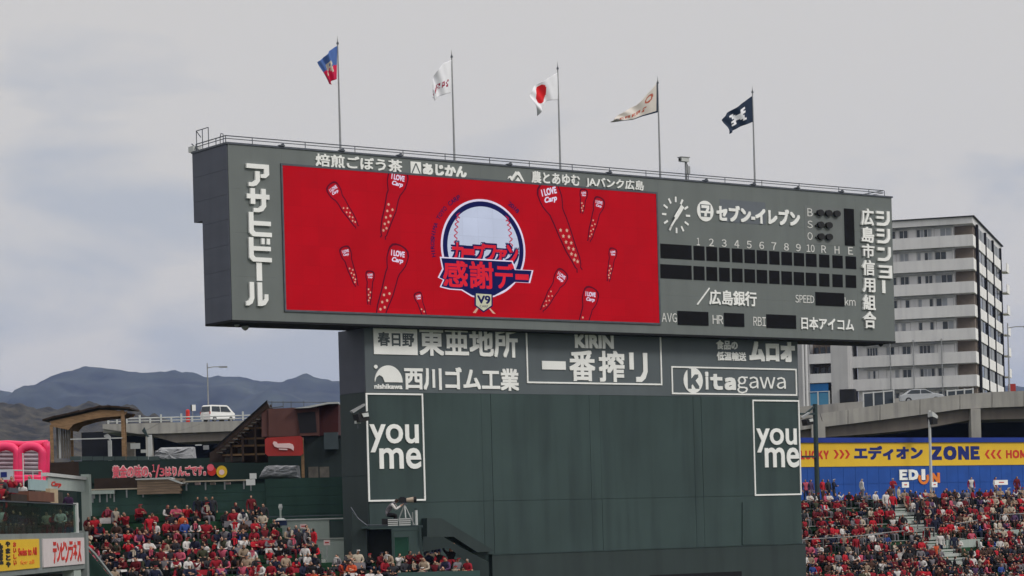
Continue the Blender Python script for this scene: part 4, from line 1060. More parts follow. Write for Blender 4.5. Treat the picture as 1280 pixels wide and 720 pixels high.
def BT(body, l, r_, t, b_, m, off=.03, tight=False, nm='lettering'):
    w = MB(); (put_tight if tight else put_text)(w, body, RW(l, r_, t, b_), OW - .062, OW - .052, m, off); return w.build(nm, bn)
BT('LUCKY', 1000.5, 1036, 563, 574.3, REDL, .05, True)
for i in range(3):
    for sx, bx in ((1, 1042 + i * 7), (-1, 1252 - i * 7.3)):
        l, r_ = (bx, bx + 6.5) if sx > 0 else (bx - 6.5, bx)
        q_ = RW(l, r_, 562.3, 573.3); m_ = (q_[2] + q_[3]) / 2; a, b_ = (q_[0], q_[1]) if sx > 0 else (q_[1], q_[0]); h_ = (b_ - a) * .45
        w = MB(); w.prism([(a, q_[2]), (a + h_, q_[2]), (b_, m_), (a + h_, q_[3]), (a, q_[3]), (b_ - h_, m_)], OW - .062, OW - .052, REDL); w.build('arrow_mark', bn)
BT('エディオン', 1067.5, 1153.5, 557.3, 574.8, NAVYL, .055)
BT('ZONE', 1163.5, 1224.5, 557.5, 575, NAVYL, .075, True)
BT('HOME', 1257.5, 1290, 562.3, 573, REDL, .05, True)
sg = MB(); put_tight(sg, 'ED', RW(1124, 1147.5, 587, 600), OW - .09, OW - .03, WHITE, .06)
rr = RW(1151.5, 1156, 586.5, 600); sg.box(rr[0], rr[1], OW - .10, OW - .03, rr[2], rr[3], WHITE)
rr = RW(1147.5, 1161, 589, 605.5); c = ((rr[0] + rr[1]) / 2, (rr[2] + rr[3]) / 2)
a_ = ellipse(c[0], c[1], (rr[1] - rr[0]) / 2, (rr[3] - rr[2]) / 2, 18, math.radians(150), math.radians(390)); b2 = ellipse(c[0], c[1], (rr[1] - rr[0]) / 2 * .55, (rr[3] - rr[2]) / 2 * .6, 18, math.radians(150), math.radians(390))
sg.prism(a_ + b2[::-1], OW - .085, OW - .03, ORNG); put_tight(sg, 'N', RW(1163.5, 1174.5, 591, 603.5), OW - .09, OW - .03, ORNG, .06)
sg.build('logo_lettering', bw, label='white and orange raised letters on the blue pads')

w = MB(); rr = RS.rect(1192, 1236, 655, 673, 4.2 * RUN); w.box(rr[0], rr[1], 4.95 * RUN, 4.95 * RUN + .1, z0R + 4 * RISE, z0R + 5 * RISE + .62, CONCP); w.build('parapet_wall', stand)
w = MB(); rr = RS.rect(1246, 1300, 645, 668, 5.2 * RUN); w.box(rr[0], rr[1], 5.95 * RUN, 5.95 * RUN + .1, z0R + 5 * RISE, z0R + 6 * RISE + .6, CONCP); w.build('parapet_wall', stand)
def handrail(fr, pts, y, h_, label, n_post=4, drop=.95):
    a = [fr.hit(px, py, y) for px, py in pts]
    t = thing('handrail', label, 'handrail', fr, a[0][0], y, a[0][1] - drop, 'handrails in the stands')
    w = MB(); w.bar([(x, y, z) for x, z in a], .028, STEEL); w.build('rail', t)
    for i in range(n_post):
        f = i / (n_post - 1); x = lerp(a[0][0], a[-1][0], f); z = float(np.interp(x, [p_[0] for p_ in a], [p_[1] for p_ in a])); w = MB(); w.tube((x, y, z - drop), (x, y, z), .022, STEEL); w.build('post', t)
handrail(RS, [(1003, 674.5), (1060, 671), (1104, 667.5)], 4.05 * RUN, .9, 'long pale handrail across the right stand beside the green wall', 5, .6)
handrail(RS, [(1082, 668.5), (1130, 663.5)], 5.02 * RUN, .9, 'short pale handrail left of the light grey stairway', 3, .6)
handrail(RS, [(1143, 659), (1168, 659.5)], 5.1 * RUN, .9, 'short level handrail right of the light grey stairway', 3, .6)
handrail(RS, [(1195, 655), (1222, 650)], 5.1 * RUN, .9, 'sloping handrail above the grey parapet in the right stand', 3, .6)
handrail(RS, [(1250, 643.5), (1300, 641)], 6.1 * RUN, .9, 'pale handrail at the far right edge of the right stand', 3, .6)

# posts in front of the blue wall
x, z = RS.hit(1018.7, 505, OW - 2.3); zb6 = z0R + NR * RISE
t = thing('lighting_post', 'thick dark green post with an arm in front of the yellow banner', 'post', RS, x, OW - 2.3, zb6)
POSTG = mat('post_dark_green', (.03, .05, .052), .6, .1)
w = MB(); w.tube((x, OW - 2.3, zb6 - .6), (x, OW - 2.3, z), .17, POSTG, 10); w.build('shaft', t)
zz_ = RS.hit(1010, 572, OW - 2.3)[1]
w = MB(); w.box(x - 1.3, x - .15, OW - 2.4, OW - 2.2, zz_, zz_ + .13, POSTG).box(x - 1.6, x + .1, OW - 2.4, OW - 2.2, z - .75, z - .62, POSTG).prism([(x - .9, z - .6), (x + .1, z), (x + .1, z - .12), (x - .7, z - .62)], OW - 2.35, OW - 2.25, POSTG); w.build('arm', t)
floodlight(1008, 524, OW - 2.9, .95, 'black floodlight beside the right edge of the green wall', RS)
x, z = RS.hit(1161.5, 513, OW - 1.6)
t = thing('loudspeaker_pole', 'pale pole with a black hooded speaker in front of the yellow banner', 'pole', RS, x, OW - 1.6, zb6)
w = MB(); w.tube((x, OW - 1.6, zb6 - .1), (x, OW - 1.6, z), .11, LIGHTP, 8, .09); w.build('pole', t)
w = MB(); w.prism([(x - .05, z - .1), (x + .28, z - .25), (x + .52, z - .42), (x + .45, z - .6), (x - .05, z - .45)], OW - 1.95, OW - 1.5, LIGHTP); w.build('hood', t)
w = MB(); w.prism([(x - .1, z - .5), (x + .45, z - .6), (x + .42, z - 1.0), (x - .05, z - 1.02)], OW - 1.97, OW - 1.48, BLACK); w.build('speaker', t)
SIGNB = [(1127.5, 1136, 602.5, 609.5, 'white card sign on the back aisle near the standing man in white'), (1164.5, 1171.5, 602.5, 609, 'white card sign at the foot of the pale pole'), (1243.5, 1259.5, 600, 606, 'wide white banner held on the back row at the far right')]
for l, r_, t_, b_, lb in SIGNB:
    q_ = RS.rect(l, r_, t_, b_, OW - 1.9)
    w = MB(); w.box(q_[0], q_[1], OW - 1.92, OW - 1.88, q_[2], q_[3], WHITE).tube(((q_[0] + q_[1]) / 2, OW - 1.87, zb6), ((q_[0] + q_[1]) / 2, OW - 1.87, q_[2]), .03, STEEL)
    w.box(lerp(q_[0], q_[1], .3), lerp(q_[0], q_[1], .7), OW - 1.925, OW - 1.921, lerp(q_[2], q_[3], .4), lerp(q_[2], q_[3], .6), REDL)
    w.build('sign_board', fr=RS, label=lb, cat='sign')

# ================================================================ LEFT SIDE
# ---- left viaduct
VL = A(262.0)
vl = thing('elevated_road', 'concrete elevated road with white railings behind the left terraces', 'elevated road', VL, -30, 4, 0, kind='structure')
tl_ = [(-200, 540), (60, 532), (128, 530.5), (200, 528.5), (260, 527), (330, 525), (420, 523), (520, 520)]
bl_ = [(-200, 553), (60, 547), (128, 536), (175, 542.5), (215, 541.5), (300, 538.5), (420, 535), (520, 532)]
gl_ = [(-200, 556), (60, 549), (150, 541), (190, 545), (219, 553), (300, 549.5), (420, 547), (520, 545)]
tl_ = tl_[2:]; bl_ = bl_[2:]; gl_ = gl_[2:]
T_, B_ = poly_px(VL, tl_), poly_px(VL, bl_)
for i in range(len(tl_) - 1):
    w = MB(); w.prism([(T_[i][0] + .03, T_[i][1]), (T_[i + 1][0] - .03, T_[i + 1][1]), (B_[i + 1][0] - .03, B_[i + 1][1]), (B_[i][0] + .03, B_[i][1])], 0, .35, CONC); w.build('parapet', vl)
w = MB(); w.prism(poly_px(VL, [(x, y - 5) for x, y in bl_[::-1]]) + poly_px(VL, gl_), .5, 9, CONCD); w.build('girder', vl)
w = MB(); w.prism([(a, b_ - .5) for a, b_ in T_] + [(a, b_ - .9) for a, b_ in T_[::-1]], .36, 10.5, CONC); w.build('deck', vl)
w = MB(); w.prism(poly_px(VL, [(80, 536), (128, 534), (230, 540), (420, 538), (520, 534)]) + [(VL.hit(520, 600)[0], 0), (VL.hit(80, 600)[0], 0)], 10.6, 11.0, DARK); w.build('painted_shade_wall', vl)  # near-black wall added for the shaded void below this road
for px in (186, 400):
    a = VL.hit(px, 560)[0]; w = MB(); w.box(a - .35, a + .35, .2, 1.4, 0, VL.hit(px, 545)[1], CONC); w.build('column', vl)
rlv = thing('road_railing', 'white post and rail fence along the left elevated road', 'railing', VL, -30, .2, VL.hit(200, 529)[1])
for px, h_ in ((135, 9.5), (146, 7), (158, 7), (174.5, 10), (187.5, 6), (201, 10), (214, 6), (226.5, 10.5), (240, 6), (253, 10.5), (303.5, 11), (316, 7), (330, 11), (345, 7), (370, 11)):
    yb = float(np.interp(px, [p_[0] for p_ in tl_], [p_[1] for p_ in tl_])) - .5; a, z = VL.hit(px, yb); z2 = VL.hit(px, yb - h_)[1]
    w = MB(); w.box(a - .09, a + .09, .1, .3, z, z2, LIGHTP); w.build('post', rlv)
for dy, r_ in ((6.5, .07), (3.0, .05)):
    w = MB(); w.bar([(VL.hit(px, 500)[0], .2, VL.hit(px, float(np.interp(px, [p_[0] for p_ in tl_], [p_[1] for p_ in tl_])) - dy)[1]) for px in (134, 200, 260, 330, 400)], r_, LIGHTP); w.build('rail', rlv)
V4 = A(264)
x, z = V4.hit(235, 527); w = MB(); w.tube((x, 0, z - 1), (x, 0, V4.hit(235, 513)[1]), .22, REDL, 12).tube((x, 0, V4.hit(235, 513)[1]), (x, 0, V4.hit(235, 511.8)[1]), .22, REDL, 12, .1); w.build('road_bollard', fr=V4, label='thick red cylinder standing beside the left elevated road railing', cat='bollard')
x, z = V4.hit(240.5, 506); x2, z2 = V4.hit(244, 513.5)
t = thing('road_sign', 'small white road sign above the red cylinder', 'road sign', V4, x, 0, z - 2)
w = MB(); w.box(x - .05, x + .35, -.04, .04, z2, z, WHITE).box(x - .2, x - .06, -.02, .05, z2, z, DARK); w.build('plate', t)
w = MB(); w.tube((x, .08, z - 2.2), (x, .08, z2), .04, STEEL); w.build('pole', t)
x, z = V4.hit(259, 509); w = MB(); w.box(x - .16, x + .16, 2.2, 2.4, z - .5, z + .12, PINKL).prism([(x - .1, z + .121), (x + .1, z + .121), (x, z + .36)], 2.2, 2.4, PINKL); w.build('warning_marker', fr=V4, label='small pink marker just above the roof of the white minivan', cat='marker')

# ---- timber shelter
C = A(150.0)
sh = thing('timber_shelter', 'open timber shelter with a dark shingled lean-to roof on the left terrace', 'shelter', C, C.hit(110, 570)[0], 1.5, C.hit(110, 578)[1])
top = [(55, 523.5), (70, 519.5), (84, 517), (100, 513.5), (115, 509.5), (126, 507), (138, 506.5), (150, 508), (163, 510)]
for i in range(len(top) - 1):
    a, b_ = C.hit(*top[i]), C.hit(*top[i + 1])
    j = random.uniform(-.03, .03)
    w = MB(); w.prism([(a[0] - .06, a[1] - .03 + j), (b_[0], b_[1] + .02 + j), (b_[0], b_[1] - .09 + j), (a[0] - .06, a[1] - .14 + j)], -.25, 3.6, WOODD); w.build('roof_board', sh)
under = poly_px(C, [(62, 524.5), (100, 516), (126, 510), (150, 511), (159, 512.5), (157, 516), (148, 518), (128, 519.5), (108, 523), (92, 528), (86, 535), (66, 531)])
w = MB(); w.prism([(x, z - .12) for x, z in under], -.08, .05, WOOD); w.build('front_truss', sh)
w = MB(); w.prism([(x, z - .12) for x, z in under], 3.2, 3.3, WOOD); w.build('rear_truss', sh)
for px, t_, b_, hw_, y in ((65.5, 531, 578, .09, 0), (155, 513, 577, .10, 0), (79, 527, 577, .08, 3.2), (147, 518, 575, .07, 3.2)):
    a, z = C.hit(px, b_, 0)[0], C.hit(px, b_)[1]; w = MB(); w.box(a - hw_, a + hw_, y - hw_, y + hw_, z - .2, C.hit(px, t_)[1], WOOD); w.build('post', sh)
LATT = mat('shelter_screen_board', (.13, .12, .105), .8, .25, 3)
for i in range(6):
    l = 70.5 + i * 3.0; q_ = C.rect(l, l + 2.2, 530 + max(0, i - 3), 573, .6); w = MB(); w.box(q_[0], q_[1], .6, .66, q_[2], q_[3], LATT if i != 1 else LIGHTP); w.build('slat', sh)
q_ = C.rect(88, 153, 547.6, 548.9, -.1); w = MB(); w.box(q_[0], q_[1], -.16, -.1, q_[2], q_[3], LIGHTP); w.build('cross_rail', sh)
# deck in front and kiosks behind
tr = thing('terrace', 'dark green terrace front below the shelter and kiosks', 'terrace', C, C.hit(200, 590)[0], 0, 0)
q_ = C.rect(-60, 455, 573, 600, -.3); zdeck = q_[3]
w = MB(); w.box(C.hit(55, 590)[0], C.hit(470, 590)[0], -.2, 14, 0, zdeck - .1, GREEND); w.build('deck', tr)
w = MB(); w.box(C.hit(88, 590)[0], C.hit(470, 590)[0], -.34, -.21, C.hit(200, 602)[1], zdeck - .05, GREEND); w.build('fascia_board', tr)
w = MB(); w.box(C.hit(55, 590)[0], C.hit(100, 590)[0], -.37, -.21, C.hit(80, 597)[1], zdeck - .08, WOODD); w.build('fascia_board', tr, label='brown fascia at the left end')
for i in range(8):
    l = 88 + i * 14; q2 = C.rect(l, l + 13.4, 571.5, 575.5, -.3); w = MB(); w.box(q2[0], q2[1], -.36, -.345, q2[2], q2[3] + .05, mat('ledge_teal', (.05, .075, .075), .7, .15)); w.build('ledge_panel', tr)
bnn = MB()
def CT(body, l, r_, t, b_, m, off=.03, y=-.35, th=.03, gr=None):
    put_text(bnn, body, C.rect(l, r_, t, b_, y), y - th, y, m, off, grow=gr)
PINKW = mat('pink_lettering_edge', (.85, .62, .62), .5, .05)
for y, m, off in ((-.345, PINKW, .085), (-.38, PINKL, .02)):
    CT('黄金の味の、', 141, 189, 582.3, 597, m, off, y, .03, .0)
    CT(full('1'), 190, 194, 580.5, 590, m, .015 if off > .05 else .0, y); CT('/', 193.5, 200, 581, 599, m, .015 if off > .05 else .0, y); CT('3', 199.5, 206, 585, 595.5, m, .015 if off > .05 else .0, y)
    CT('はりんごです。', 207, 257, 583, 594.5, m, off, y, .03, .0)
q_ = C.rect(259, 270.5, 580, 596, -.35)
bnn.prism(ellipse((q_[0] + q_[1]) / 2, q_[2] + .35, .27, .30, 16), -.42, -.35, REDL).prism(ellipse(q_[0] + .22, q_[3] - .22, .22, .22, 14), -.44, -.425, PINKL)
q_ = C.rect(270.5, 284, 582, 597, -.35); bnn.prism(ellipse((q_[0] + q_[1]) / 2, (q_[2] + q_[3]) / 2, (q_[1] - q_[0]) / 2, (q_[3] - q_[2]) / 2, 20), -.41, -.35, YEL)
bnn.prism(ellipse((q_[0] + q_[1]) / 2, (q_[2] + q_[3]) / 2 - .04, .17, .17, 14), -.42, -.411, PINKW)
bnn.build('lettering', tr, label='pink edged lettering with an apple and a round yellow face on the green fascia')
# posts, lamps and lit panels on the terrace
def slab(px0, px1, py0, py1, off, dep, m, name, label, cat, fr=None, group=None):
    fr = fr or C; q_ = fr.rect(px0, px1, py0, py1, off); w = MB(); w.box(q_[0], q_[1], off, off + dep, q_[2], q_[3], m); return w.build(name, fr=fr, label=label, cat=cat, group=group)
t = thing('terrace_lamp', 'pale post with a small white lamp inside the timber shelter', 'lamp', C, C.hit(135, 570)[0], .8, zdeck - .1)
x = C.hit(135, 570)[0]; w = MB(); w.box(x - .11, x + .11, .7, .9, zdeck - .1, C.hit(135, 550)[1], LIGHTP); w.build('post', t)
w = MB(); x = C.hit(131, 545)[0]; z = C.hit(131, 546)[1]; w.prism([(x - .18, z + .12), (x + .05, z + .22), (x + .22, z + .05), (x + .22, z - .25), (x + .05, z - .05), (x - .15, z)], .7, .9, LIGHTP); w.build('lamp_head', t)
t = thing('terrace_lamp', 'pale post with a dark floodlight right of the timber shelter', 'lamp', C, C.hit(185, 570)[0], .8, zdeck - .1)
x = C.hit(185.5, 570)[0]; w = MB(); w.box(x - .12, x + .12, .7, .9, zdeck - .1, C.hit(185, 543)[1], LIGHTP); w.build('post', t)
x, z = C.hit(178, 539); w = MB(); w.prism([(x - .15, z + .05), (x + .02, z + .28), (x + .2, z - .2), (x + .35, z - .3), (x + .2, z - .36)], .7, .9, POSTG); w.build('lamp_head', t)
for px0, px1, py0, py1, lb in ((163, 175, 554, 561, 'large tilted white panel on the terrace below the elevated road'), (176, 183, 562, 566, 'small white panel beside the pale post on the terrace'), (244, 252, 555.5, 557, 'narrow white strip light under the left elevated road'), (254, 261, 556.5, 562, 'grey panel under the left elevated road right of the strip light')):
    slab(px0, px1, py0, py1, 3, .06, LIGHTP if 'grey' not in lb else STEEL, 'display_panel', lb, 'panel')
slab(158, 168, 553, 573, 4, .5, LATT, 'cabinet', 'grey brown cabinet left of the pale post on the terrace', 'cabinet')
def tarp(pts, label, seed, fr=C):
    rnd = random.Random(seed); P_ = poly_px(fr, pts, 1.0)
    n_ = len(P_); cx_ = sum(p_[0] for p_ in P_) / n_; cz_ = sum(p_[1] for p_ in P_) / n_
    vs = []; rings = [(1.0, 1.7), (1.0, 1.0), (.93, .55), (.7, .42), (.4, .38)]
    dens = []
    for i in range(n_):
        a, b_ = P_[i], P_[(i + 1) % n_]
        for k in range(6): dens.append((lerp(a[0], b_[0], k / 6), lerp(a[1], b_[1], k / 6)))
    m_ = len(dens)
    for s_, y in rings:
        for x, z in dens: vs.append((cx_ + (x - cx_) * s_ + rnd.uniform(-.05, .05) * (s_ < 1), y + rnd.uniform(-.06, .06), cz_ + (z - cz_) * s_ + rnd.uniform(-.04, .04) * (s_ < 1)))
    vs.append((cx_, .4, cz_)); fs = []
    for j in range(len(rings) - 1):
        for i in range(m_): fs.append((j * m_ + i, j * m_ + (i + 1) % m_, (j + 1) * m_ + (i + 1) % m_, (j + 1) * m_ + i))
    j = len(rings) - 1
    for i in range(m_): fs.append((j * m_ + i, j * m_ + (i + 1) % m_, len(vs) - 1))
    w = MB(); w.add(vs, fs, TARP); w.build('tarpaulin_cover', fr=fr, label=label, cat='covered stall', group='stalls wrapped in grey tarpaulin')
tarp([(193, 571), (194, 565), (201, 559.5), (242, 558.5), (244.5, 578), (203, 578.5)], 'larger stall wrapped in grey tarpaulin above the pink lettering', 1)

# ---- stair and brown kiosk
K = A(143.0)
st_ = thing('open_staircase', 'brown open staircase climbing to the reddish brown kiosk', 'staircase', K, K.hit(300, 570)[0], 1, K.hit(300, 577)[1])
a, b_ = K.hit(268, 561), K.hit(334, 503)
for y in (0, 2.2):
    w = MB(); w.prism([a, (a[0] + .1, a[1] - .2), (b_[0] + .1, b_[1] - .25), b_], y, y + .12, WOODD); w.build('stringer', st_)
w = MB(); w.prism([(a[0] + .05, a[1] + .14), (b_[0] + .0, b_[1] + .14), (b_[0], b_[1] + .02), (a[0] + .05, a[1] + .02)], -.06, .14, DARK); w.build('handrail', st_)
for i in range(14):
    t_ = (i + .5) / 14; x, z = lerp(a[0], b_[0], t_), lerp(a[1], b_[1], t_) - .35; w = MB(); w.box(x - .02, x + .34, .13, 2.18, z, z + .06, LATT); w.build('tread', st_)
for px, py in ((288, 552), (302, 540), (318, 530)):
    x, z = K.hit(px, py); w = MB(); w.box(x - .06, x + .06, .3, .42, K.hit(px, 577)[1], z, WOODD); w.build('support_post', st_); w = MB(); w.box(x - .3, x + .5, 2.6, 2.7, K.hit(px, 577)[1], z - .1, WOODD); w.build('side_board', st_)
for py in (534, 547, 556, 567):
    l = 270 + max(0, (560 - py)) * 1.05 + 8; q_ = K.rect(l, 331, py, py + 2.3, .8); w = MB(); w.box(q_[0], q_[1], .8, .92, q_[2], q_[3], WOOD); w.build('cross_beam', st_)
for l, r_, t_, b2 in ((282, 287, 563, 571), (297, 305, 560, 566), (281, 305, 571.5, 577), (310, 318, 548, 556)):
    q_ = K.rect(l, r_, t_, b2, 1.6); w = MB(); w.box(q_[0], q_[1], 1.6, 1.75, q_[2], q_[3], LATT); w.build('stair_panel', st_)
w = MB(); w.prism(poly_px(K, [(262, 578), (262, 566), (285, 553), (332, 512), (332, 578)], 2.75), 2.75, 2.85, WOODD); w.build('rear_screen', st_)
kk = thing('brown_kiosk', 'reddish brown boarded kiosk perched against the left side of the scoreboard', 'kiosk', K, K.hit(375, 545)[0], 1.5, K.hit(375, 577)[1])
for pts, y, m in (([(327, 513), (334.5, 511), (335, 546), (327, 546)], .1, BROWN), ([(335.3, 511), (369.5, 509.5), (374.5, 545), (335.5, 546)], 0, BROWN), ([(369.8, 511), (399, 509.5), (399, 545), (374.8, 545)], -.08, BROWN), ([(396, 507), (423, 503.5), (423, 543), (399.3, 544.8)], .15, mat('dark_red_board', (.06, .014, .014), .75, .15, .8, dirt=.2))):
    w = MB(); w.prism(poly_px(K, pts, y), y, y + 2.5, m); w.build('wall_board', kk)
w = MB(); w.prism(poly_px(K, [(371.5, 516.5), (394, 514.5), (396, 540.5), (375, 541.5)], -.1), -.12, -.085, APTB); w.build('window_pane', kk)
for pts in ([(370, 513.5), (396, 511.8), (396, 514.2), (371, 516)], [(374.5, 542), (397.5, 541), (398, 544), (375, 545)]):
    w = MB(); w.prism(poly_px(K, pts, -.1), -.14, -.081, BROWN); w.build('window_trim', kk)
w = MB(); w.prism(poly_px(K, [(367, 510.5), (385, 507.8), (410, 503), (423, 502.5), (423, 504.5), (410, 505), (386, 510)], -.3), -.4, 2.6, LIGHTP); w.build('roof_sheet', kk)
w = MB(); w.bar([(x, .4, z) for x, z in poly_px(K, [(334, 503), (338, 510), (354, 508)], .4)], .03, RAILD).bar([(x, .4, z) for x, z in poly_px(K, [(334, 502.5), (423, 503)], .4)], .025, RAILD)
for px in (340, 354, 364, 380): x, z = K.hit(px, 510, .4); w.tube((x, .4, z), (x, .4, K.hit(px, 501, .4)[1]), .02, RAILD)
w.build('roof_rail', kk)
rs_ = thing('red_sign', 'rounded red sign with a curved white mark under the brown kiosk', 'sign', K, K.hit(354, 558)[0], -.6, K.hit(354, 570)[1])
w = MB(); w.prism(poly_px(K, [(331, 549), (334, 547), (375, 545), (378, 547), (379, 567), (376, 569.5), (335, 570), (331.5, 567)], -.6), -.62, -.4, REDS); w.build('face', rs_)
w = MB(); w.prism(poly_px(K, [(341, 554), (342.5, 551.5), (346, 552.5), (347, 554.5), (362, 554), (366, 555.5), (367.5, 559), (367, 563.5), (364, 561), (360, 560), (347, 559.5), (343, 558)], -.63), -.68, -.625, PINKW)
w.prism(poly_px(K, [(348.5, 560.6), (359, 561), (359.5, 562.6), (349, 562.2)], -.63), -.68, -.625, PINKW); w.build('white_mark', rs_)
slab(405, 422.5, 540.5, 561.5, -.3, .4, mat('blue_grey_box', (.055, .075, .085), .6, .1), 'electric_box', 'blue grey box on the dark wall below the brown kiosk', 'equipment box', K)
slab(376.5, 380, 548, 597, -.2, .15, WOOD, 'timber_post', 'brown timber post beside the smaller wrapped stall', 'post', K)
dw = thing('rear_wall', 'dark green wall with two dim windows below the brown kiosk', 'wall', K, K.hit(410, 590)[0], .2, 0)
q_ = K.rect(380.5, 470, 544, 600, .2); w = MB(); w.box(q_[0], q_[1], .2, 4, 0, q_[3], WALLB); w.build('wall', dw)
for l, r_ in ((385.5, 398), (399.5, 411.5)):
    q_ = K.rect(l, r_, 583.5, 597, .16); w = MB(); w.box(q_[0], q_[1], .15, .195, q_[2], q_[3], LATT); w.build('window_pane', dw)
slab(414, 426, 545, 548.5, -.1, .2, DARK, 'wall_bracket', 'dark bracket on the wall below the blue grey box', 'bracket', K)

# ---- green wall behind the left seats
GW = A(132.0)
gw = thing('green_wall', 'long dark green boarded wall behind the left seats', 'wall', GW, GW.hit(280, 640)[0], .3, 0)
ztopR = GW.hit(390, 597)[1]; ztopL = GW.hit(180, 611)[1]; xl_, xm, xr = GW.hit(105, 630)[0], GW.hit(331, 600)[0], GW.hit(470, 630)[0]; xs_ = GW.hit(228, 620)[0]
zmid_ = GW.hit(280, 605.5)[1]; zlow = GW.hit(280, 668)[1]
nb = 6
for j in range(nb):
    for (xa, xb, zt6) in ((xl_, xs_, ztopL), (xs_, xm, zmid_), (xm, xr, ztopR)):
        c, d = lerp(zlow, zt6, j / nb), lerp(zlow, zt6, (j + 1) / nb); w = MB(); w.box(xa + .005, xb - .005, random.choice((0, .006)), .2, c + .005, d - .005, GREENW); w.build('board', gw)
w = MB(); w.box(xl_, xr, .21, .5, 0, ztopL - .1, GREEND); w.build('backing', gw)
q_ = GW.rect(427, 440, 623.5, 643, -.05); w = MB(); w.box(q_[0], q_[1], -.05, -.002, q_[2], q_[3], mat('door_green', (.012, .06, .04), .6, .1)); w.build('door', gw)
w = MB(); x, z = GW.hit(447, 609.5); w.tube((x, -.1, z - .12), (x, -.1, z + .12), .12, LIGHTP, 10); w.build('wall_lamp', fr=GW, label='tiny round pale lamp on the dark wall left of the tall frame', cat='lamp')
tarp([(324, 597.5), (325, 594), (331, 584), (336, 582), (373, 582), (374.5, 597.5)], 'smaller stall wrapped in grey tarpaulin under the red sign', 2, GW)
# pine shed, counters and stools on the wall top
pn = thing('pine_shed', 'low pale brown shed clad with boards on the green wall', 'shed', GW, GW.hit(200, 607)[0], 1, GW.hit(200, 617)[1])
for j in range(6):
    t0, t1 = 598.5 + j * 3.2, 598.5 + (j + 1) * 3.2 - .35; q_ = GW.rect(171.5, 227 - (1.6 if j % 2 else 0), t0, t1, -.6); w = MB(); w.box(q_[0], q_[1], -.6, .9, q_[2], q_[3], PINE); w.build('board', pn)
w = MB(); w.prism(poly_px(GW, [(169, 598.5), (212, 596.5), (230, 604.3), (227, 605), (210, 599), (170, 600)], -.65), -.75, 1.2, LIGHTP); w.build('roof', pn)
w = MB(); w.box(GW.hit(113, 600)[0], GW.hit(172, 600)[0], 1.2, 1.3, ztopL, GW.hit(140, 597)[1], WOODD); w.build('screen_board', fr=GW, label='dark brown screen between the green fascia and the white counter', cat='screen')
def counter(l, r_, y, th, label, stools, y2=None):
    t = thing('counter', label, 'counter', GW, GW.hit((l + r_) / 2, y)[0], 0, GW.hit(l, y + 5)[1], 'counters above the green wall')
    q_ = GW.rect(l, r_, y, y + th, -.3); w = MB(); w.box(q_[0], q_[1], -.3, .3, q_[2], q_[3], CONCP if th > 3 else mat('counter_pale_wood', (.42, .36, .28), .6, .1)); w.build('counter_top', t)
    w = MB()
    for k in range(4): xx = lerp(q_[0], q_[1], .05 + .3 * k); w.box(xx - .04, xx + .04, -.05, .05, q_[2] - .45, q_[2] - .002, STEEL)
    w.build('bracket', t)
    for s_ in stools:
        q2 = GW.rect(s_ - 3, s_ + 3, y + th + 1.2, y + th + 4.4, .4)
        w = MB(); w.box(q2[0], q2[1], .2, .6, q2[2], q2[3], PINKW if s_ % 2 else mat('stool_seat_pale', (.45, .36, .30), .6, .1)); w.box((q2[0] + q2[1]) / 2 - .05, (q2[0] + q2[1]) / 2 + .05, .35, .45, q2[2] - .6, q2[2], STEEL)
        w.build('stool', fr=GW, label='pale stool tucked under the counter, about %s' % {165: 'below the pine shed edge', 247: 'just right of the pine shed', 266: 'in the middle of the long counter', 285: 'toward the right end of the long counter'}[s_], cat='stool', group='stools at the wall counters')
counter(113, 181, 610.5, 1.6, 'narrow counter left of the pine shed', (165,))
counter(113, 143, 613, 4.5, 'short thick white counter at the left end of the green wall', ())
counter(228, 308, 600.2, 1.7, 'long pale counter right of the pine shed', (247, 266, 285))
for l, r_, t_, b_, lb in ((312, 320.5, 591.5, 598.5, 'upper small white notice right of the long counter'), (307.5, 319, 599, 606.5, 'lower small white notice at the end of the long counter')):
    q_ = GW.rect(l, r_, t_, b_, -.5); w = MB(); w.box(q_[0], q_[1], -.5, -.45, q_[2], q_[3], WHITE).box((q_[0] + q_[1]) / 2 - .03, (q_[0] + q_[1]) / 2 + .03, -.44, -.38, q_[2] - .3, q_[3], STEEL); w.build('notice_board', fr=GW, label=lb, cat='notice')

# ---- pale walls beside the stair, signs on sticks
PW = A(124.0)
pwt = thing('stair_parapet', 'pale green grey concrete parapets stepping down beside the left seats', 'parapet', PW, PW.hit(410, 690)[0], .2, 0)
zb7 = PW.hit(400, 720)[1] - 2
for l, r_, t_, y, m in ((338, 412.3, 650.5, .6, CONCP), (412.6, 442, 651, .62, mat('darker_wall_paint', (.05, .075, .072), .8, .1, dirt=.15)), (395, 460.5, 673, -.4, CONCP), (448, 494, 694, -1.2, CONCP)):  # second section in a darker tone
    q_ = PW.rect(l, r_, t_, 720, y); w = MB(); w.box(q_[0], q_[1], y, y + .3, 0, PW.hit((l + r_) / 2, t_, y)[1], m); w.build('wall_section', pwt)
for l, r_, t_, y in ((336, 440, 648.2, .55), (395, 461, 672, -.45), (455, 495, 692.5, -1.25)):
    q_ = PW.rect(l, r_, t_, t_ + 1.6, y); w = MB(); w.box(q_[0], q_[1], y - .05, y + .42, q_[2], q_[3], LIGHTP if t_ < 650 else STEP); w.build('cap_stone', pwt)
w = MB(); q_ = PW.rect(336, 440, 644.2, 645.2, .9); w.box(q_[0], q_[1], .9, .95, q_[2], q_[3], RAILD); w.build('dark_rail', pwt)
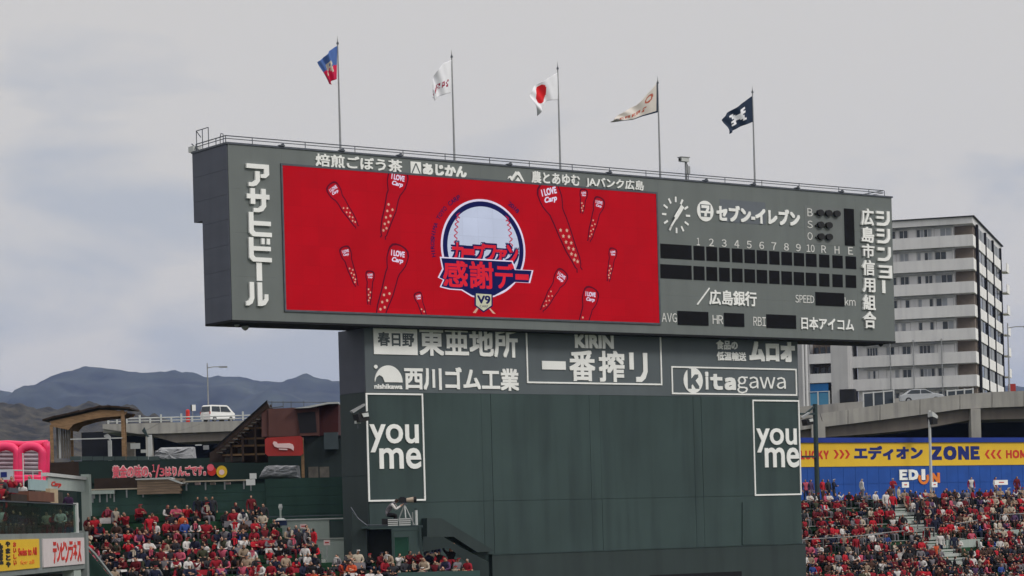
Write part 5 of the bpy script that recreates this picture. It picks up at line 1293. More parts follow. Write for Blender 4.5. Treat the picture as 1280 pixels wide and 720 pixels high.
def stick_sign(px, y0, y1, yb, off, label, m):
    x, z1 = PW.hit(px, y0, off); z0 = PW.hit(px, y1, off)[1]; zb8 = PW.hit(px, yb, off)[1]
    t = thing('row_sign', label, 'sign', PW, x, off, zb8, 'small signs on sticks among the left seats')
    w = MB(); w.box(x - .16, x + .16, off - .02, off + .02, z0, z1, m).box(x - .10, x + .10, off - .026, off - .022, lerp(z0, z1, .38), lerp(z0, z1, .62), REDL); w.build('plate', t)
    w = MB(); w.tube((x, off + .04, zb8), (x, off + .04, z0 + .1), .03, LIGHTP, 6); w.build('stick', t)
stick_sign(379, 655, 660.5, 672, .2, 'faded pink sign on a stick, highest of the four on the stair parapets', PINKW)
stick_sign(408.5, 675, 681.5, 697, -1.3, 'pinkish white sign on a stick in front of the pale parapet', PINKW)
stick_sign(444.5, 674.2, 681, 695, -1.4, 'white sign on a stick left of the dark space under the platform', WHITE)
stick_sign(472.8, 673, 680.2, 694, -1.4, 'white sign on a stick before the dark space under the platform', WHITE)
x, z = PW.hit(351, 650, -.6); zt9 = PW.hit(351, 630, -.6)[1]; zm9 = PW.hit(351, 638, -.6)[1]
t = thing('paddle_post', 'white paddle shaped post at the top of the left seats', 'post', PW, x, -.6, z)
w = MB(); w.tube((x, -.6, z - .4), (x, -.6, zm9), .05, CONCP, 8).tube((x, -.6, z - .02), (x, -.6, z + .1), .3, LIGHTP, 12, .15); w.build('shaft', t)
w = MB(); w.tube((x, -.6, zm9), (x, -.6, zm9 + .15), .05, LIGHTP, 8, .11).tube((x, -.6, zm9 + .15), (x, -.6, zt9), .11, LIGHTP, 8, .08); w.build('head', t)
q_ = PW.rect(343.5, 358, 650.3, 657, -.7); w = MB(); w.box(q_[0], q_[1], -.7, -.3, q_[2], q_[3], mat('navy_box', (.02, .035, .10), .6, .1)); w.build('storage_box', fr=PW, label='navy box at the foot of the white paddle post', cat='box')
x, z = PW.hit(447, 670, -.5); w = MB(); w.prism([(x - .14, z - .12), (x + .2, z - .14), (x + .26, z - .05), (x + .1, z + .14), (x - .1, z + .16)], -.7, -.4, LIGHTP); w.build('covered_lamp', fr=PW, label='white hooded lamp on the lower pale parapet', cat='lamp')
# sheet with painted shade, platform and its stair
PF = A(118.0)
pf = thing('camera_platform', 'small raised platform with posts at the foot of the green wall', 'platform', PF, PF.hit(500, 670)[0], .3, PF.hit(500, 692)[1])
q_ = PF.rect(452, 527, 657.2, 660, 0); zpf = q_[3]; w = MB(); w.box(q_[0], q_[1], 0, 1.6, q_[2], q_[3], POSTG); w.build('deck', pf)
for px in (490.8, 525.5):
    x = PF.hit(px, 670)[0]; w = MB(); w.box(x - .05, x + .05, -.06, .06, PF.hit(px, 694)[1] - 1, q_[2] - .002, WALLG); w.build('post', pf)
w = MB(); q2 = PF.rect(491, 525, 662.5, 664, -.02); w.box(q2[0], q2[1], -.05, -.01, q2[2], q2[3], WALLG); w.build('brace', pf)
q2 = PF.rect(460, 491, 661.5, 696, 1.2); w = MB(); w.box(q2[0], q2[1], 1.2, 1.3, 0, q2[3], mat('painted_shade_dark', (.014, .02, .021), .7, .15)); w.build('painted_dark_space', pf)  # dark sheet added for the shade of the space behind the platform
q2 = PF.rect(493.5, 510.5, 671.5, 696, .4); w = MB(); w.box(q2[0], q2[1], .4, 1.1, q2[2] - 1, q2[3], mat('box_green', (.02, .09, .06), .6, .1)); w.build('green_cabinet', fr=PF, label='green cabinet under the camera platform', cat='cabinet')
w = MB(); w.bar([(PF.hit(438, 634)[0], .2, PF.hit(438, 634)[1]), (PF.hit(447, 648)[0], .2, PF.hit(447, 648)[1]), (PF.hit(458, 656.5)[0], .2, PF.hit(458, 656.5)[1]), (PF.hit(491, 657)[0], .2, PF.hit(491, 656.6)[1])], .03, RAILD); w.build('stair_rail', pf)
w = MB(); q2 = PF.rect(440, 459, 650, 720, .5); w.prism(poly_px(PF, [(440, 640), (449, 650), (459, 658), (459, 700), (440, 700)], .5), .5, 1.4, WALLB); w.build('stair_flank', pf)
x, z = PF.hit(520.7, 657.2, .3); zc_ = PF.hit(520.7, 637.5, .3)[1]
w = MB(); w.tube((x, .3, zpf), (x, .3, zc_), .065, LIGHTP, 8).tube((x, .3, zc_), (x, .3, zc_ + .07), .08, POSTG, 8).tube((x - .18, .3, zpf), (x - .18, .3, zc_ - .1), .03, STEEL, 6); w.build('white_canister', fr=PF, label='slim white canister standing at the right end of the camera platform', cat='canister')
for i, (l, r_, t_, lb) in enumerate(((485, 497.5, 648, 'left white equipment crate at the crouching cameraman feet'), (499, 513, 647, 'right white equipment crate under the camera tripod'))):
    q2 = PF.rect(l, r_, t_, 657.2, .1); t = thing('equipment_crate', lb, 'crate', PF, (q2[0] + q2[1]) / 2, .2, zpf, 'white crates on the camera platform')
    for k in range(4):
        zz0 = zpf + k * (q2[3] - zpf) / 4; w = MB(); w.box(q2[0], q2[1], .0, .4, zz0 + .002, zz0 + (q2[3] - zpf) / 4 - .035, LIGHTP); w.build('slat', t)
    w = MB(); w.box(q2[0] + .04, q2[1] - .04, .03, .37, zpf + .002, q2[3] - .02, DARK); w.build('inner_box', t)

# ---- near left wing with glass and sponsor boards
pA, pB = P(0, 690, 90.0), P(108, 690, 108.0)
angG = math.atan2(pB[1] - pA[1], pB[0] - pA[0])
G = Frame(0, 90.0, angG); G.o = (pA[0], pA[1])
sE = G.hit(104.5, 690)[0]; sS = -9.0
wg = thing('left_wing', 'grey concrete wing with a glass parapet and sponsor boards at the far left', 'stand', G, sE / 2, .5, 0)
zb9 = (G.hit(2, 718)[1] + G.hit(103, 707)[1]) / 2; zt10 = (G.hit(2, 671)[1] + G.hit(103, 663)[1]) / 2
WINGG = mat('wing_grey_paint', (.20, .225, .225), .6, .08, .5, dirt=.2)
w = MB(); w.box(sS, sE + .2, 0, .5, zb9 - .12, zt10, WINGG).box(sS, sE + .2, .5, 4.5, zt10 - .5, zt10 - .3, CONCP); w.build('fascia', wg)
w = MB(); w.box(sS, sE - .5, .6, 4.5, 0, zb9 - .3, GREEND); w.build('lower_wall', wg)
w = MB(); w.box(sE - 2.2, sE - .5, .05, .55, 0, zb9 - .13, CONCP); w.build('pier', wg)
w = MB(); w.box(sE + .21, sE + .75, -.1, .6, 0, zt10 + .05, WINGG); w.build('column', wg)
def GT(mb, body, l, r_, t, b_, m, off=.02, y=-.06):
    put_text(mb, body, G.rect(l, r_, t, b_, y), y - .02, y - .002, m, off)
q_ = G.rect(-40, 47.5, 674, 716, -.06); yz0, yz1 = zb9 + .10, zt10 - .22
w = MB(); w.box(G.hit(-60, 690)[0], G.hit(47.5, 690)[0], -.06, -.001, yz0, yz1, YEL)
H_ = yz1 - yz0
def gs(px): return G.hit(px, 690, -.06)[0]
def gtext(mb, body, l, r_, f0, f1, m, off=.02): put_text(mb, body, (gs(l), gs(r_), yz0 + H_ * f0, yz0 + H_ * f1), -.08, -.062, m, off)
for i, ch in enumerate('やまとや'): gtext(w, ch, 7, 12.5, .77 - i * .22, .95 - i * .22, APTB, .05)
gtext(w, '水産', -9, 3.5, .2, .9, APTB, .04)
for i, ch in enumerate('おいしい'): gtext(w, ch, 16.5, 20, .76 - i * .2, .92 - i * .2, REDL, .03)
put_text(w, 'Swiss to All', (gs(22.5), gs(45.5), yz0 + H_ * .45, yz0 + H_ * .72), -.08, -.062, REDL, .02)
put_text(w, 'for all', (gs(25), gs(42), yz0 + H_ * .16, yz0 + H_ * .3), -.08, -.062, ORNG, .0)
w.build('sponsor_board', wg, label='yellow sponsor board with black vertical characters')
w = MB(); w.box(G.hit(52.5, 690)[0], G.hit(104, 690)[0], -.06, -.001, yz0, yz1, PANW := mat('board_pale_pink', (.62, .56, .57), .5, .05))
for i, ch in enumerate('テンピンラネス'): gtext(w, ch, 66 + i * 5.1, 70.6 + i * 5.1, .10 + .05 * (i % 3), .88 - .04 * (i % 2), REDL, .03)
w.build('sponsor_board', wg, label='pale sponsor board with tall narrow red characters')
GL = glass('parapet_glass', (.50, .64, .58), .22)
zg0, zg1 = zt10 + .02, G.hit(50, 629)[1]
edges = [sS] + [gs(px) for px in (-28, 2, 30, 56, 80)] + [gs(103)]
for a, b_ in zip(edges[:-1], edges[1:]):
    w = MB(); w.box(a + .03, b_ - .03, .2, .225, zg0, zg1, GL); w.build('glass_pane', wg)
w = MB(); w.box(sS, gs(103), .16, .27, zg1 + .002, zg1 + .05, RAILD); w.build('glass_rail', wg)
w = MB(); w.box(gs(103.2), gs(104.8) + .05, .14, .3, zt10, zg1 + .1, LIGHTP); w.build('end_post', wg)
bo = thing('press_booth', 'open press booth with a pale blue panel and brown desks above the glass parapet', 'booth', G, sE / 2, 3, zt10)
yb_ = 2.5
def bx(px): return G.hit(px, 620, yb_)[0]
def bz(px, py): return G.hit(px, py, yb_)[1]
w = MB(); w.box(bx(60), bx(111), yb_, yb_ + .3, bz(85, 597.5), bz(85, 593.5), LIGHTP); w.build('roof_beam', bo)
w = MB(); w.box(bx(109), bx(112), yb_ - .1, yb_ + .3, zt10 - .3, bz(110, 593), CONCP); w.build('corner_post', bo)
PBL = mat('panel_pale_blue', (.30, .42, .44), .5, .06)
w = MB(); w.box(bx(41), bx(63), yb_ + .1, yb_ + .2, bz(52, 613), bz(52, 599.5), PBL); w.build('wind_panel', bo)
w = MB(); w.box(bx(63.2), bx(108.5), yb_ + .1, yb_ + .2, bz(85, 613), bz(85, 598.5), mat('panel_pale_green', (.36, .42, .40), .5, .06))
put_text(w, 'Carp', (bx(67), bx(79), bz(73, 609.5), bz(73, 602)), yb_ + .07, yb_ + .09, REDL, .03, shear=.3); w.build('wind_panel', bo, label='pale green panel with a red script word')
w = MB(); w.box(bx(28), bx(60), yb_ - .3, yb_ + .3, bz(44, 627), bz(44, 615), mat('desk_brown', (.13, .055, .035), .6, .15)); w.build('desk_front', bo)
w = MB(); w.box(bx(60), bx(70), yb_ - .1, yb_ + .3, bz(65, 629), bz(65, 611), mat('desk_beige', (.42, .33, .22), .7, .15)); w.build('desk_end', bo)
w = MB(); w.box(bx(8), bx(28), yb_ - .2, yb_ + .3, bz(18, 632), bz(18, 618), WOODD).box(bx(5), bx(16), yb_ - .25, yb_ - .2, bz(10, 616), bz(10, 610), RAILD); w.build('side_desk', bo)
w = MB(); w.box(bx(70), bx(108), yb_ + 1.2, yb_ + 1.3, bz(85, 630), bz(85, 613), LATT); w.build('rear_screen', bo)
w = MB(); w.box(bx(-60), bx(112), yb_ + 3.5, yb_ + 3.7, 0, bz(85, 628), GREENW); w.build('rear_wall', bo)
w = MB(); w.box(sS, sE, 4.4, yb_ + 3.5, zt10 - .35, zt10 - .2, CONCP); w.build('floor', bo)
w = MB(); x = bx(54.2); w.tube((x, yb_ + .9, bz(54, 615)), (x, yb_ + .9, bz(54, 566)), .03, LIGHTP, 8); w.build('pale_pole', bo)

# ---- pink inflatable
IN = A(137.0)
inf = thing('inflatable_arch', 'bright pink inflatable play castle with two arches behind the press booth', 'inflatable', IN, IN.hit(30, 600)[0], 1, IN.hit(30, 606)[1])
def tube_px(pts, r_px, name, y=0, m=PINK, n=12):
    pts3 = [Vector((IN.hit(px, py, y)[0], y, IN.hit(px, py, y)[1])) for px, py in pts]; r_ = r_px / FPX * 137
    vs, fs = [], []
    for i, p_ in enumerate(pts3):
        d = (pts3[min(i + 1, len(pts3) - 1)] - pts3[max(i - 1, 0)]).normalized(); a = Vector((0, 1, 0)); b_ = d.cross(a)
        rr = r_ * (1 + .05 * math.sin(i * 2.1))
        for k in range(n): vs.append(p_ + (a * math.cos(2 * math.pi * k / n) + b_ * math.sin(2 * math.pi * k / n)) * rr)
    for i in range(len(pts3) - 1):
        for k in range(n): fs.append((i * n + k, i * n + (k + 1) % n, (i + 1) * n + (k + 1) % n, (i + 1) * n + k))
    fs += [tuple(range(n - 1, -1, -1)), tuple(range((len(pts3) - 1) * n, len(pts3) * n))]
    w = MB(); w.add([tuple(v) for v in vs], fs, m); w.build(name, inf, smooth=True)
def arch(cx, w_, top, base, r_px, name):
    pts = [(cx - w_, base)] + [(cx - w_ * math.cos(math.pi * k / 10), top + 9 - 9 * math.sin(math.pi * k / 10)) for k in range(11)] + [(cx + w_, base)]
    dense = []
    for a, b_ in zip(pts[:-1], pts[1:]):
        n_ = max(1, int(math.hypot(b_[0] - a[0], b_[1] - a[1]) / 5)); dense += [(lerp(a[0], b_[0], k / n_), lerp(a[1], b_[1], k / n_)) for k in range(n_)]
    tube_px(dense + [pts[-1]], r_px, name)
arch(7.5, 14, 558, 600, 5.2, 'arch_tube'); arch(39, 14, 558, 600, 5.2, 'arch_tube'); arch(-24, 14, 558, 600, 5.2, 'arch_tube')
tube_px([(-40, 557.5), (-10, 556), (10, 554.5), (30, 556), (50, 555), (60, 554)], 4.4, 'top_tube', .5)
tube_px([(58, 552), (58.5, 560), (58.5, 570), (58, 585), (58, 600)], 4.2, 'corner_tube', .3)
tube_px([(-40, 597), (0, 597), (30, 597), (60, 597)], 3.5, 'base_tube', -.4); tube_px([(-40, 602), (0, 602), (30, 602), (60, 602)], 3.5, 'base_tube', -.6)
MATT = mat('inflatable_pale_wall', (.40, .37, .42), .5, .15, 3)
for j in range(7):
    tube_px([(-38, 564 + j * 5.2), (-10, 564 + j * 5.2), (22, 564 + j * 5.2), (54, 564 + j * 5.2)], 2.9, 'wall_roll', 1.6, MATT)
w = MB(); w.bar([(IN.hit(16, 588, -1)[0], -1, IN.hit(16, 588, -1)[1]), (IN.hit(52, 588.5, -1)[0], -1, IN.hit(52, 588.5, -1)[1])], .04, LIGHTP)
for px in (17, 29, 41, 52): x, z = IN.hit(px, 588.3, -1); w.tube((x, -1, z - .9), (x, -1, z), .03, LIGHTP)
w.build('white_fence', fr=IN, label='low white rail in front of the pink inflatable', cat='fence')
w = MB(); q_ = IN.rect(-30, 16, 587, 600, -1.2); w.box(q_[0], q_[1], -1.2, -1.1, q_[2], q_[3], mat('notice_pale', (.5, .52, .58), .5, .1)); w.box(q_[0] + 1.4, q_[0] + 1.75, -1.22, -1.201, q_[2] + .15, q_[3] - .15, NAVYL); w.build('pale_hoarding', fr=IN, label='pale hoarding at the far left below the pink arches', cat='hoarding')
w = MB(); w.box(IN.hit(-120, 600)[0], IN.hit(64, 600)[0], -1.3, 8, 0, IN.hit(30, 606)[1], GREEND); w.build('play_terrace', fr=IN, label='dark terrace carrying the pink inflatable', cat='terrace')

# ================================================================ PEOPLE
SK = {}
def grow(name, pts, edges, parts, regions, sub=1):
    """one continuous body: joints with radii joined by a skin, then coloured by the nearest limb"""
    names = [n for n in pts if n != 'face']; idx = {n: i for i, n in enumerate(names)}
    me = bpy.data.meshes.new(name); me.from_pydata([pts[n][0] for n in names], [(idx[a], idx[b]) for a, b in edges], [])
    o = bpy.data.objects.new(name, me); COL.objects.link(o)
    m = o.modifiers.new('skin', 'SKIN'); m.use_smooth_shade = True; m.branch_smoothing = .35
    sv = me.skin_vertices[0].data
    for n in names:
        r = pts[n][1]; sv[idx[n]].radius = (r, r) if not isinstance(r, tuple) else r
        sv[idx[n]].use_root = (n == 'pelvis')
    if sub: m2 = o.modifiers.new('sub', 'SUBSURF'); m2.levels = sub
    dg = bpy.context.evaluated_depsgraph_get(); dg.update()
    out = bpy.data.meshes.new_from_object(o.evaluated_get(dg))
    bpy.data.objects.remove(o); bpy.data.meshes.remove(me)
    seg = [(Vector(pts[a][0]), Vector(pts[b][0]), regions(a, b)) for a, b in edges]
    mi = []
    for p in out.polygons:
        c = p.center; best, bd = 0, 1e9
        for a, b, rg in seg:
            d = b - a; t = max(0, min(1, (c - a).dot(d) / max(d.length_squared, 1e-9))); dd = (c - a - d * t).length
            if dd < bd: bd, best = dd, rg
        mi.append(best)
    return out, mi

# slots: 0 jacket, 1 skin, 2 hair or cap, 3 trousers, 4 shoes
def region(a, b):
    s_ = {a, b}
    if 'crown' in s_ or 'nose' in s_: return 1
    if 'chin' in s_: return 1
    if any(k.startswith('hand') or k.startswith('f') and k[1:2].isdigit() or k.startswith('tip') for k in s_) and any(k.startswith(('hand', 'f', 'tip')) for k in (b,)): return 1
    if any(k.startswith(('toe',)) for k in s_): return 4
    if any(k.startswith(('knee', 'foot')) for k in s_): return 3
    if any(k.startswith(('elbow', 'wrist')) for k in s_): return 5
    return 0
def body(name, J, cap=False, hood=False, long_hair=False, sub=1):
    E_ = [('pelvis', 'chest'), ('chest', 'neck'), ('neck', 'chin'), ('chin', 'crown')]
    if 'nose' in J: E_.append(('chin', 'nose'))
    for s_ in 'LR':
        E_ += [('chest', 'shoulder' + s_), ('shoulder' + s_, 'elbow' + s_), ('elbow' + s_, 'wrist' + s_), ('wrist' + s_, 'hand' + s_), ('pelvis', 'hip' + s_), ('hip' + s_, 'knee' + s_), ('knee' + s_, 'foot' + s_), ('foot' + s_, 'toe' + s_)]
        for f in [k for k in J if k.startswith('f') and k[1:2].isdigit() and k.endswith(s_)]:
            E_ += [('hand' + s_, f), (f, 'tip' + f[1:])]
    E_ = [e for e in E_ if e[0] in J and e[1] in J]
    me, mi = grow(name, J, E_, None, region, sub)
    hc = Vector(J['chin'][0]).lerp(Vector(J['crown'][0]), .45); crown = Vector(J['crown'][0])
    face = J.get('face', (0, -1, 0)); face = Vector(face[0] if isinstance(face[0], tuple) else face).normalized()
    for i, p in enumerate(me.polygons):
        if mi[i] == 1 and (p.center - hc).length < .2:
            d = p.center - hc; up = d.z; fw = d.dot(face)
            if hood and (fw < .055 or up > .06): mi[i] = 0
            elif up > .032 or (fw < .055 and up > (-.16 if long_hair else -.07)): mi[i] = 2
    for _ in range(6): me.materials.append(None)
    me.polygons.foreach_set('use_smooth', [True] * len(me.polygons))
    me.polygons.foreach_set('material_index', mi)
    if cap:
        bm = bmesh.new(); bm.from_mesh(me)
        side = face.cross(Vector((0, 0, 1))); c0 = hc + Vector((0, 0, .065)) + face * .06
        ring_t = []; ring_b = []
        for k in range(7):
            a = math.pi * k / 6; pnt = c0 + side * math.cos(a) * .085 + face * math.sin(a) * .11 - Vector((0, 0, .018 * math.sin(a)))
            ring_t.append(bm.verts.new(pnt)); ring_b.append(bm.verts.new(pnt - Vector((0, 0, .012))))
        for f in (ring_t, ring_b[::-1]): fc = bm.faces.new(f); fc.material_index = 2
        for k in range(6): fc = bm.faces.new((ring_t[k + 1], ring_t[k], ring_b[k], ring_b[k + 1])); fc.material_index = 2
        bm.to_mesh(me); bm.free()
    me.name = name
    SK[name] = me
    return me
def seated(lean=0, turn=0, arms='lap'):
    c = lean
    J = {'pelvis': ((0, 0, .50), .155), 'chest': ((0, -.04 - c * .6, .86), (.17, .135)), 'neck': ((0, -.04 - c, 1.05), .062), 'chin': ((turn * .02, -.065 - c * 1.1, 1.12), .085), 'crown': ((turn * .03, -.045 - c * 1.15, 1.27), .092),
         'nose': ((turn * .1, -.155 - c * 1.1, 1.165), .018)}
    for s_, x in (('L', 1), ('R', -1)):
        J['shoulder' + s_] = ((.19 * x, -.03 - c * .85, .98), .082)
        if arms == 'lap' or (arms == 'oneup' and x > 0):
            J['elbow' + s_] = ((.27 * x, -.06 - c * .8, .72), .062); J['wrist' + s_] = ((.13 * x, -.28 - c * .5, .66), .042); J['hand' + s_] = ((.07 * x, -.35 - c * .5, .67), .038)
        elif arms == 'phone':
            J['elbow' + s_] = ((.24 * x, -.22 - c, .80), .062); J['wrist' + s_] = ((.10 * x, -.36 - c, 1.0), .040); J['hand' + s_] = ((.06 * x, -.38 - c, 1.08), .038)
        elif arms == 'crossed':
            J['elbow' + s_] = ((.25 * x, -.14 - c, .76), .062); J['wrist' + s_] = ((.02 * x, -.26 - c, .82 + .03 * x), .045); J['hand' + s_] = ((-.09 * x, -.24 - c, .84 + .03 * x), .036)
        else:
            J['elbow' + s_] = ((.30 * x, -.12, 1.12), .060); J['wrist' + s_] = ((.24 * x, -.20, 1.36), .040); J['hand' + s_] = ((.22 * x, -.22, 1.44), .038)
        J['hip' + s_] = ((.10 * x, -.06, .49), .11); J['knee' + s_] = ((.13 * x, -.50, .53), .075); J['foot' + s_] = ((.14 * x, -.52, .09), .05); J['toe' + s_] = ((.15 * x, -.66, .045), .042)
    J['face'] = (turn * .5, -1, -.1)
    return J
def standing(step=0, arms='down', turn=0):
    J = {'pelvis': ((0, 0, .93), .14), 'chest': ((0, -.01, 1.27), (.175, .13)), 'neck': ((0, -.01, 1.46), .06), 'chin': ((turn * .02, -.03, 1.53), .083), 'crown': ((turn * .03, -.01, 1.67), .09), 'nose': ((turn * .1, -.12, 1.57), .018)}
    for s_, x in (('L', 1), ('R', -1)):
        J['shoulder' + s_] = ((.19 * x, 0, 1.39), .08)
        if arms == 'down': J['elbow' + s_] = ((.25 * x, .02, 1.10), .06); J['wrist' + s_] = ((.25 * x, -.08, .86), .042); J['hand' + s_] = ((.24 * x, -.11, .76), .04)
        else: J['elbow' + s_] = ((.25 * x, -.10, 1.12), .06); J['wrist' + s_] = ((.08 * x, -.30, 1.15), .042); J['hand' + s_] = ((.03 * x, -.36, 1.17), .04)
        J['hip' + s_] = ((.10 * x, 0, .88), .115); J['knee' + s_] = ((.11 * x, -.06 + step * .14 * x, .50), .08); J['foot' + s_] = ((.11 * x, .0 + step * .26 * x, .09), .052); J['toe' + s_] = ((.13 * x, -.13 + step * .26 * x, .045), .042)
    J['face'] = (turn * .5, -1, 0)
    return J
body('seated_lap', seated(0, 0)); body('seated_turned', seated(.03, .9)); body('seated_forward', seated(.14, -.5), long_hair=True); body('seated_crossed', seated(.02, -.8, 'crossed'))
body('seated_phone', seated(.04, 0, 'phone')); body('seated_cap', seated(.03, .4), cap=True); body('seated_cap_forward', seated(.12, -.6, 'crossed'), cap=True); body('seated_hood', seated(.08, .3), hood=True)
body('seated_raised', seated(0, .3, 'up')); body('seated_long_hair', seated(.02, -.3), long_hair=True)
body('standing_plain', standing(0)); body('standing_step', standing(1, 'down', .5)); body('standing_hands', standing(0, 'front', -.5), cap=True); body('standing_long_hair', standing(.4, 'down', -.6), long_hair=True)

def cloth(n, c): return mat('cloth_' + n, tuple(v * .85 for v in c), .85, .15, 6, bump=.3)
JK = {'red': cloth('red', (.30, .010, .022)), 'bright red': cloth('bright_red', (.52, .014, .028)), 'dark red': cloth('dark_red', (.14, .008, .014)), 'pink': cloth('pink', (.55, .10, .16)), 'black': cloth('black', (.010, .010, .012)),
      'navy': cloth('navy', (.014, .018, .045)), 'dark grey': cloth('dark_grey', (.035, .035, .042)), 'grey': cloth('grey', (.18, .17, .19)), 'white': cloth('white', (.66, .64, .63)), 'beige': cloth('beige', (.34, .26, .19)),
      'brown': cloth('brown', (.08, .04, .028)), 'olive': cloth('olive', (.05, .055, .03)), 'blue': cloth('blue', (.03, .07, .28)), 'orange': cloth('orange', (.58, .09, .03)), 'purple': cloth('purple', (.10, .05, .13)), 'cream': cloth('cream', (.52, .45, .36))}
JW = [('red', 17), ('bright red', 7), ('dark red', 9), ('pink', 3), ('black', 24), ('navy', 10), ('dark grey', 8), ('grey', 6), ('white', 11), ('beige', 4), ('brown', 6), ('olive', 2), ('blue', 2), ('orange', 1), ('purple', 2), ('cream', 5)]
SKN = [mat('skin_light', (.52, .30, .21), .6, .08, 8), mat('skin_tan', (.42, .23, .15), .6, .08, 8)]
HAIR = {'black hair': mat('hair_black', (.008, .007, .007), .6, .3, 8), 'brown hair': mat('hair_brown', (.035, .018, .011), .6, .3, 8), 'grey hair': mat('hair_grey', (.22, .21, .20), .7, .2, 8)}
CAPC = {'red cap': JK['red'], 'white cap': JK['white'], 'black cap': JK['black'], 'navy cap': JK['navy']}
TR = [JK['black'], JK['navy'], JK['dark grey'], JK['brown'], JK['grey'], JK['dark red']]
rnd = random.Random(42)
def pick(wl_): 
    t = rnd.uniform(0, sum(w_ for _, w_ in wl_))
    for k, w_ in wl_:
        t -= w_
        if t <= 0: return k
    return wl_[-1][0]
def look(pose=None, jk=None, hd=None):
    pose = pose or pick([('seated_lap', 15), ('seated_turned', 13), ('seated_forward', 13), ('seated_crossed', 12), ('seated_phone', 9), ('seated_cap', 16), ('seated_cap_forward', 10), ('seated_hood', 4), ('seated_raised', 2), ('seated_long_hair', 9)])
    jk = jk or pick(JW)
    if hd is None:
        if 'cap' in pose or pose == 'standing_hands': hd = pick([('red cap', 50), ('white cap', 26), ('black cap', 18), ('navy cap', 10)])
        elif pose == 'seated_hood': hd = 'hood up'
        else: hd = pick([('black hair', 60), ('brown hair', 25), ('grey hair', 6), ('red cap', 7)])
    hm = HAIR.get(hd) or CAPC.get(hd) or JK[jk]
    return dict(pose=pose, jk=jk, hd=hd, mats=[JK[jk], rnd.choice(SKN), hm, rnd.choice(TR), rnd.choice([JK['black'], JK['white'], JK['brown']]), JK[jk] if rnd.random() < .72 else JK[pick(JW)]])
def person(lk, loc, rz, sc_=1.0, label=None, group=None):
    o = bpy.data.objects.new('person', SK[lk['pose']]); COL.objects.link(o)
    o.location = loc; o.rotation_euler = (0, 0, rz); o.scale = (sc_ * lk.get('wide', 1), sc_, sc_)
    for i, m in enumerate(lk['mats']): o.material_slots[i].link = 'OBJECT'; o.material_slots[i].material = m
    return tag(o, label, 'person', group)
def nth(i):
    return {1: 'first', 2: 'second', 3: 'third', 4: 'fourth', 5: 'fifth', 6: 'sixth', 7: 'seventh', 8: 'eighth', 9: 'ninth', 10: 'tenth', 11: 'eleventh', 12: 'twelfth'}.get(i) or str(i) + ('th' if 10 < i % 100 < 14 else {1: 'st', 2: 'nd', 3: 'rd'}.get(i % 10, 'th'))
VERB = {'seated_lap': 'upright', 'seated_turned': 'turned', 'seated_forward': 'leaning', 'seated_crossed': 'arms folded', 'seated_phone': 'clapping', 'seated_cap': 'seated', 'seated_cap_forward': 'hunched',
        'seated_hood': 'huddled', 'seated_raised': 'cheering', 'seated_long_hair': 'seated', 'standing_plain': 'standing', 'standing_step': 'walking', 'standing_hands': 'standing', 'standing_long_hair': 'standing'}
# scarves and lap towels, worn by some
def scarf_mesh(nm, m):
    w = MB(); n_ = 12
    for a_, b_ in zip(range(n_), range(1, n_ + 1)):
        t0, t1 = 2 * math.pi * a_ / n_, 2 * math.pi * b_ / n_
        w.tube((.095 * math.cos(t0), -.06 + .10 * math.sin(t0), 1.045 - .02 * math.sin(t0)), (.095 * math.cos(t1), -.06 + .10 * math.sin(t1), 1.045 - .02 * math.sin(t1)), .042, m, 6)
    w.box(-.085, -.01, -.225, -.19, .78, 1.03, m).box(.02, .09, -.225, -.19, .84, 1.03, m)
    me = bpy.data.meshes.new(nm); me.from_pydata(w.v, [], w.f); me.materials.append(m); return me
SCARF = [scarf_mesh('scarf', JK[c_]) for c_ in ('red', 'white', 'bright red', 'cream', 'pink', 'navy')]
def towel_mesh(nm, m):
    w = MB(); w.add([(-.26, -.12, .66), (.26, -.12, .66), (.27, -.55, .66), (-.27, -.55, .66), (.27, -.64, .36), (-.27, -.64, .36), (-.33, -.14, .56), (.33, -.14, .56), (.33, -.55, .54), (-.33, -.55, .54)],
                    [(0, 3, 2, 1), (3, 5, 4, 2), (0, 6, 9, 3), (1, 2, 8, 7)], m)
    me = bpy.data.meshes.new(nm); me.from_pydata(w.v, [], w.f); me.materials.append(m); return me
TOWEL = [towel_mesh('lap_blanket', JK[c_]) for c_ in ('red', 'white', 'dark red', 'grey', 'beige', 'black')]
def extras(o, lk):
    """a scarf or a lap blanket as a part of its wearer"""
    if not lk['pose'].startswith('seated'): return
    t = rnd.random()
    if lk['pose'] in ('seated_lap', 'seated_turned', 'seated_long_hair', 'seated_cap', 'seated_crossed') and t < .34:
        c = bpy.data.objects.new('scarf', rnd.choice(SCARF)); COL.objects.link(c); c.parent = o; c.location = (0, -.01, .0)
    if rnd.random() < .30:
        c = bpy.data.objects.new('lap_blanket', rnd.choice(TOWEL)); COL.objects.link(c); c.parent = o

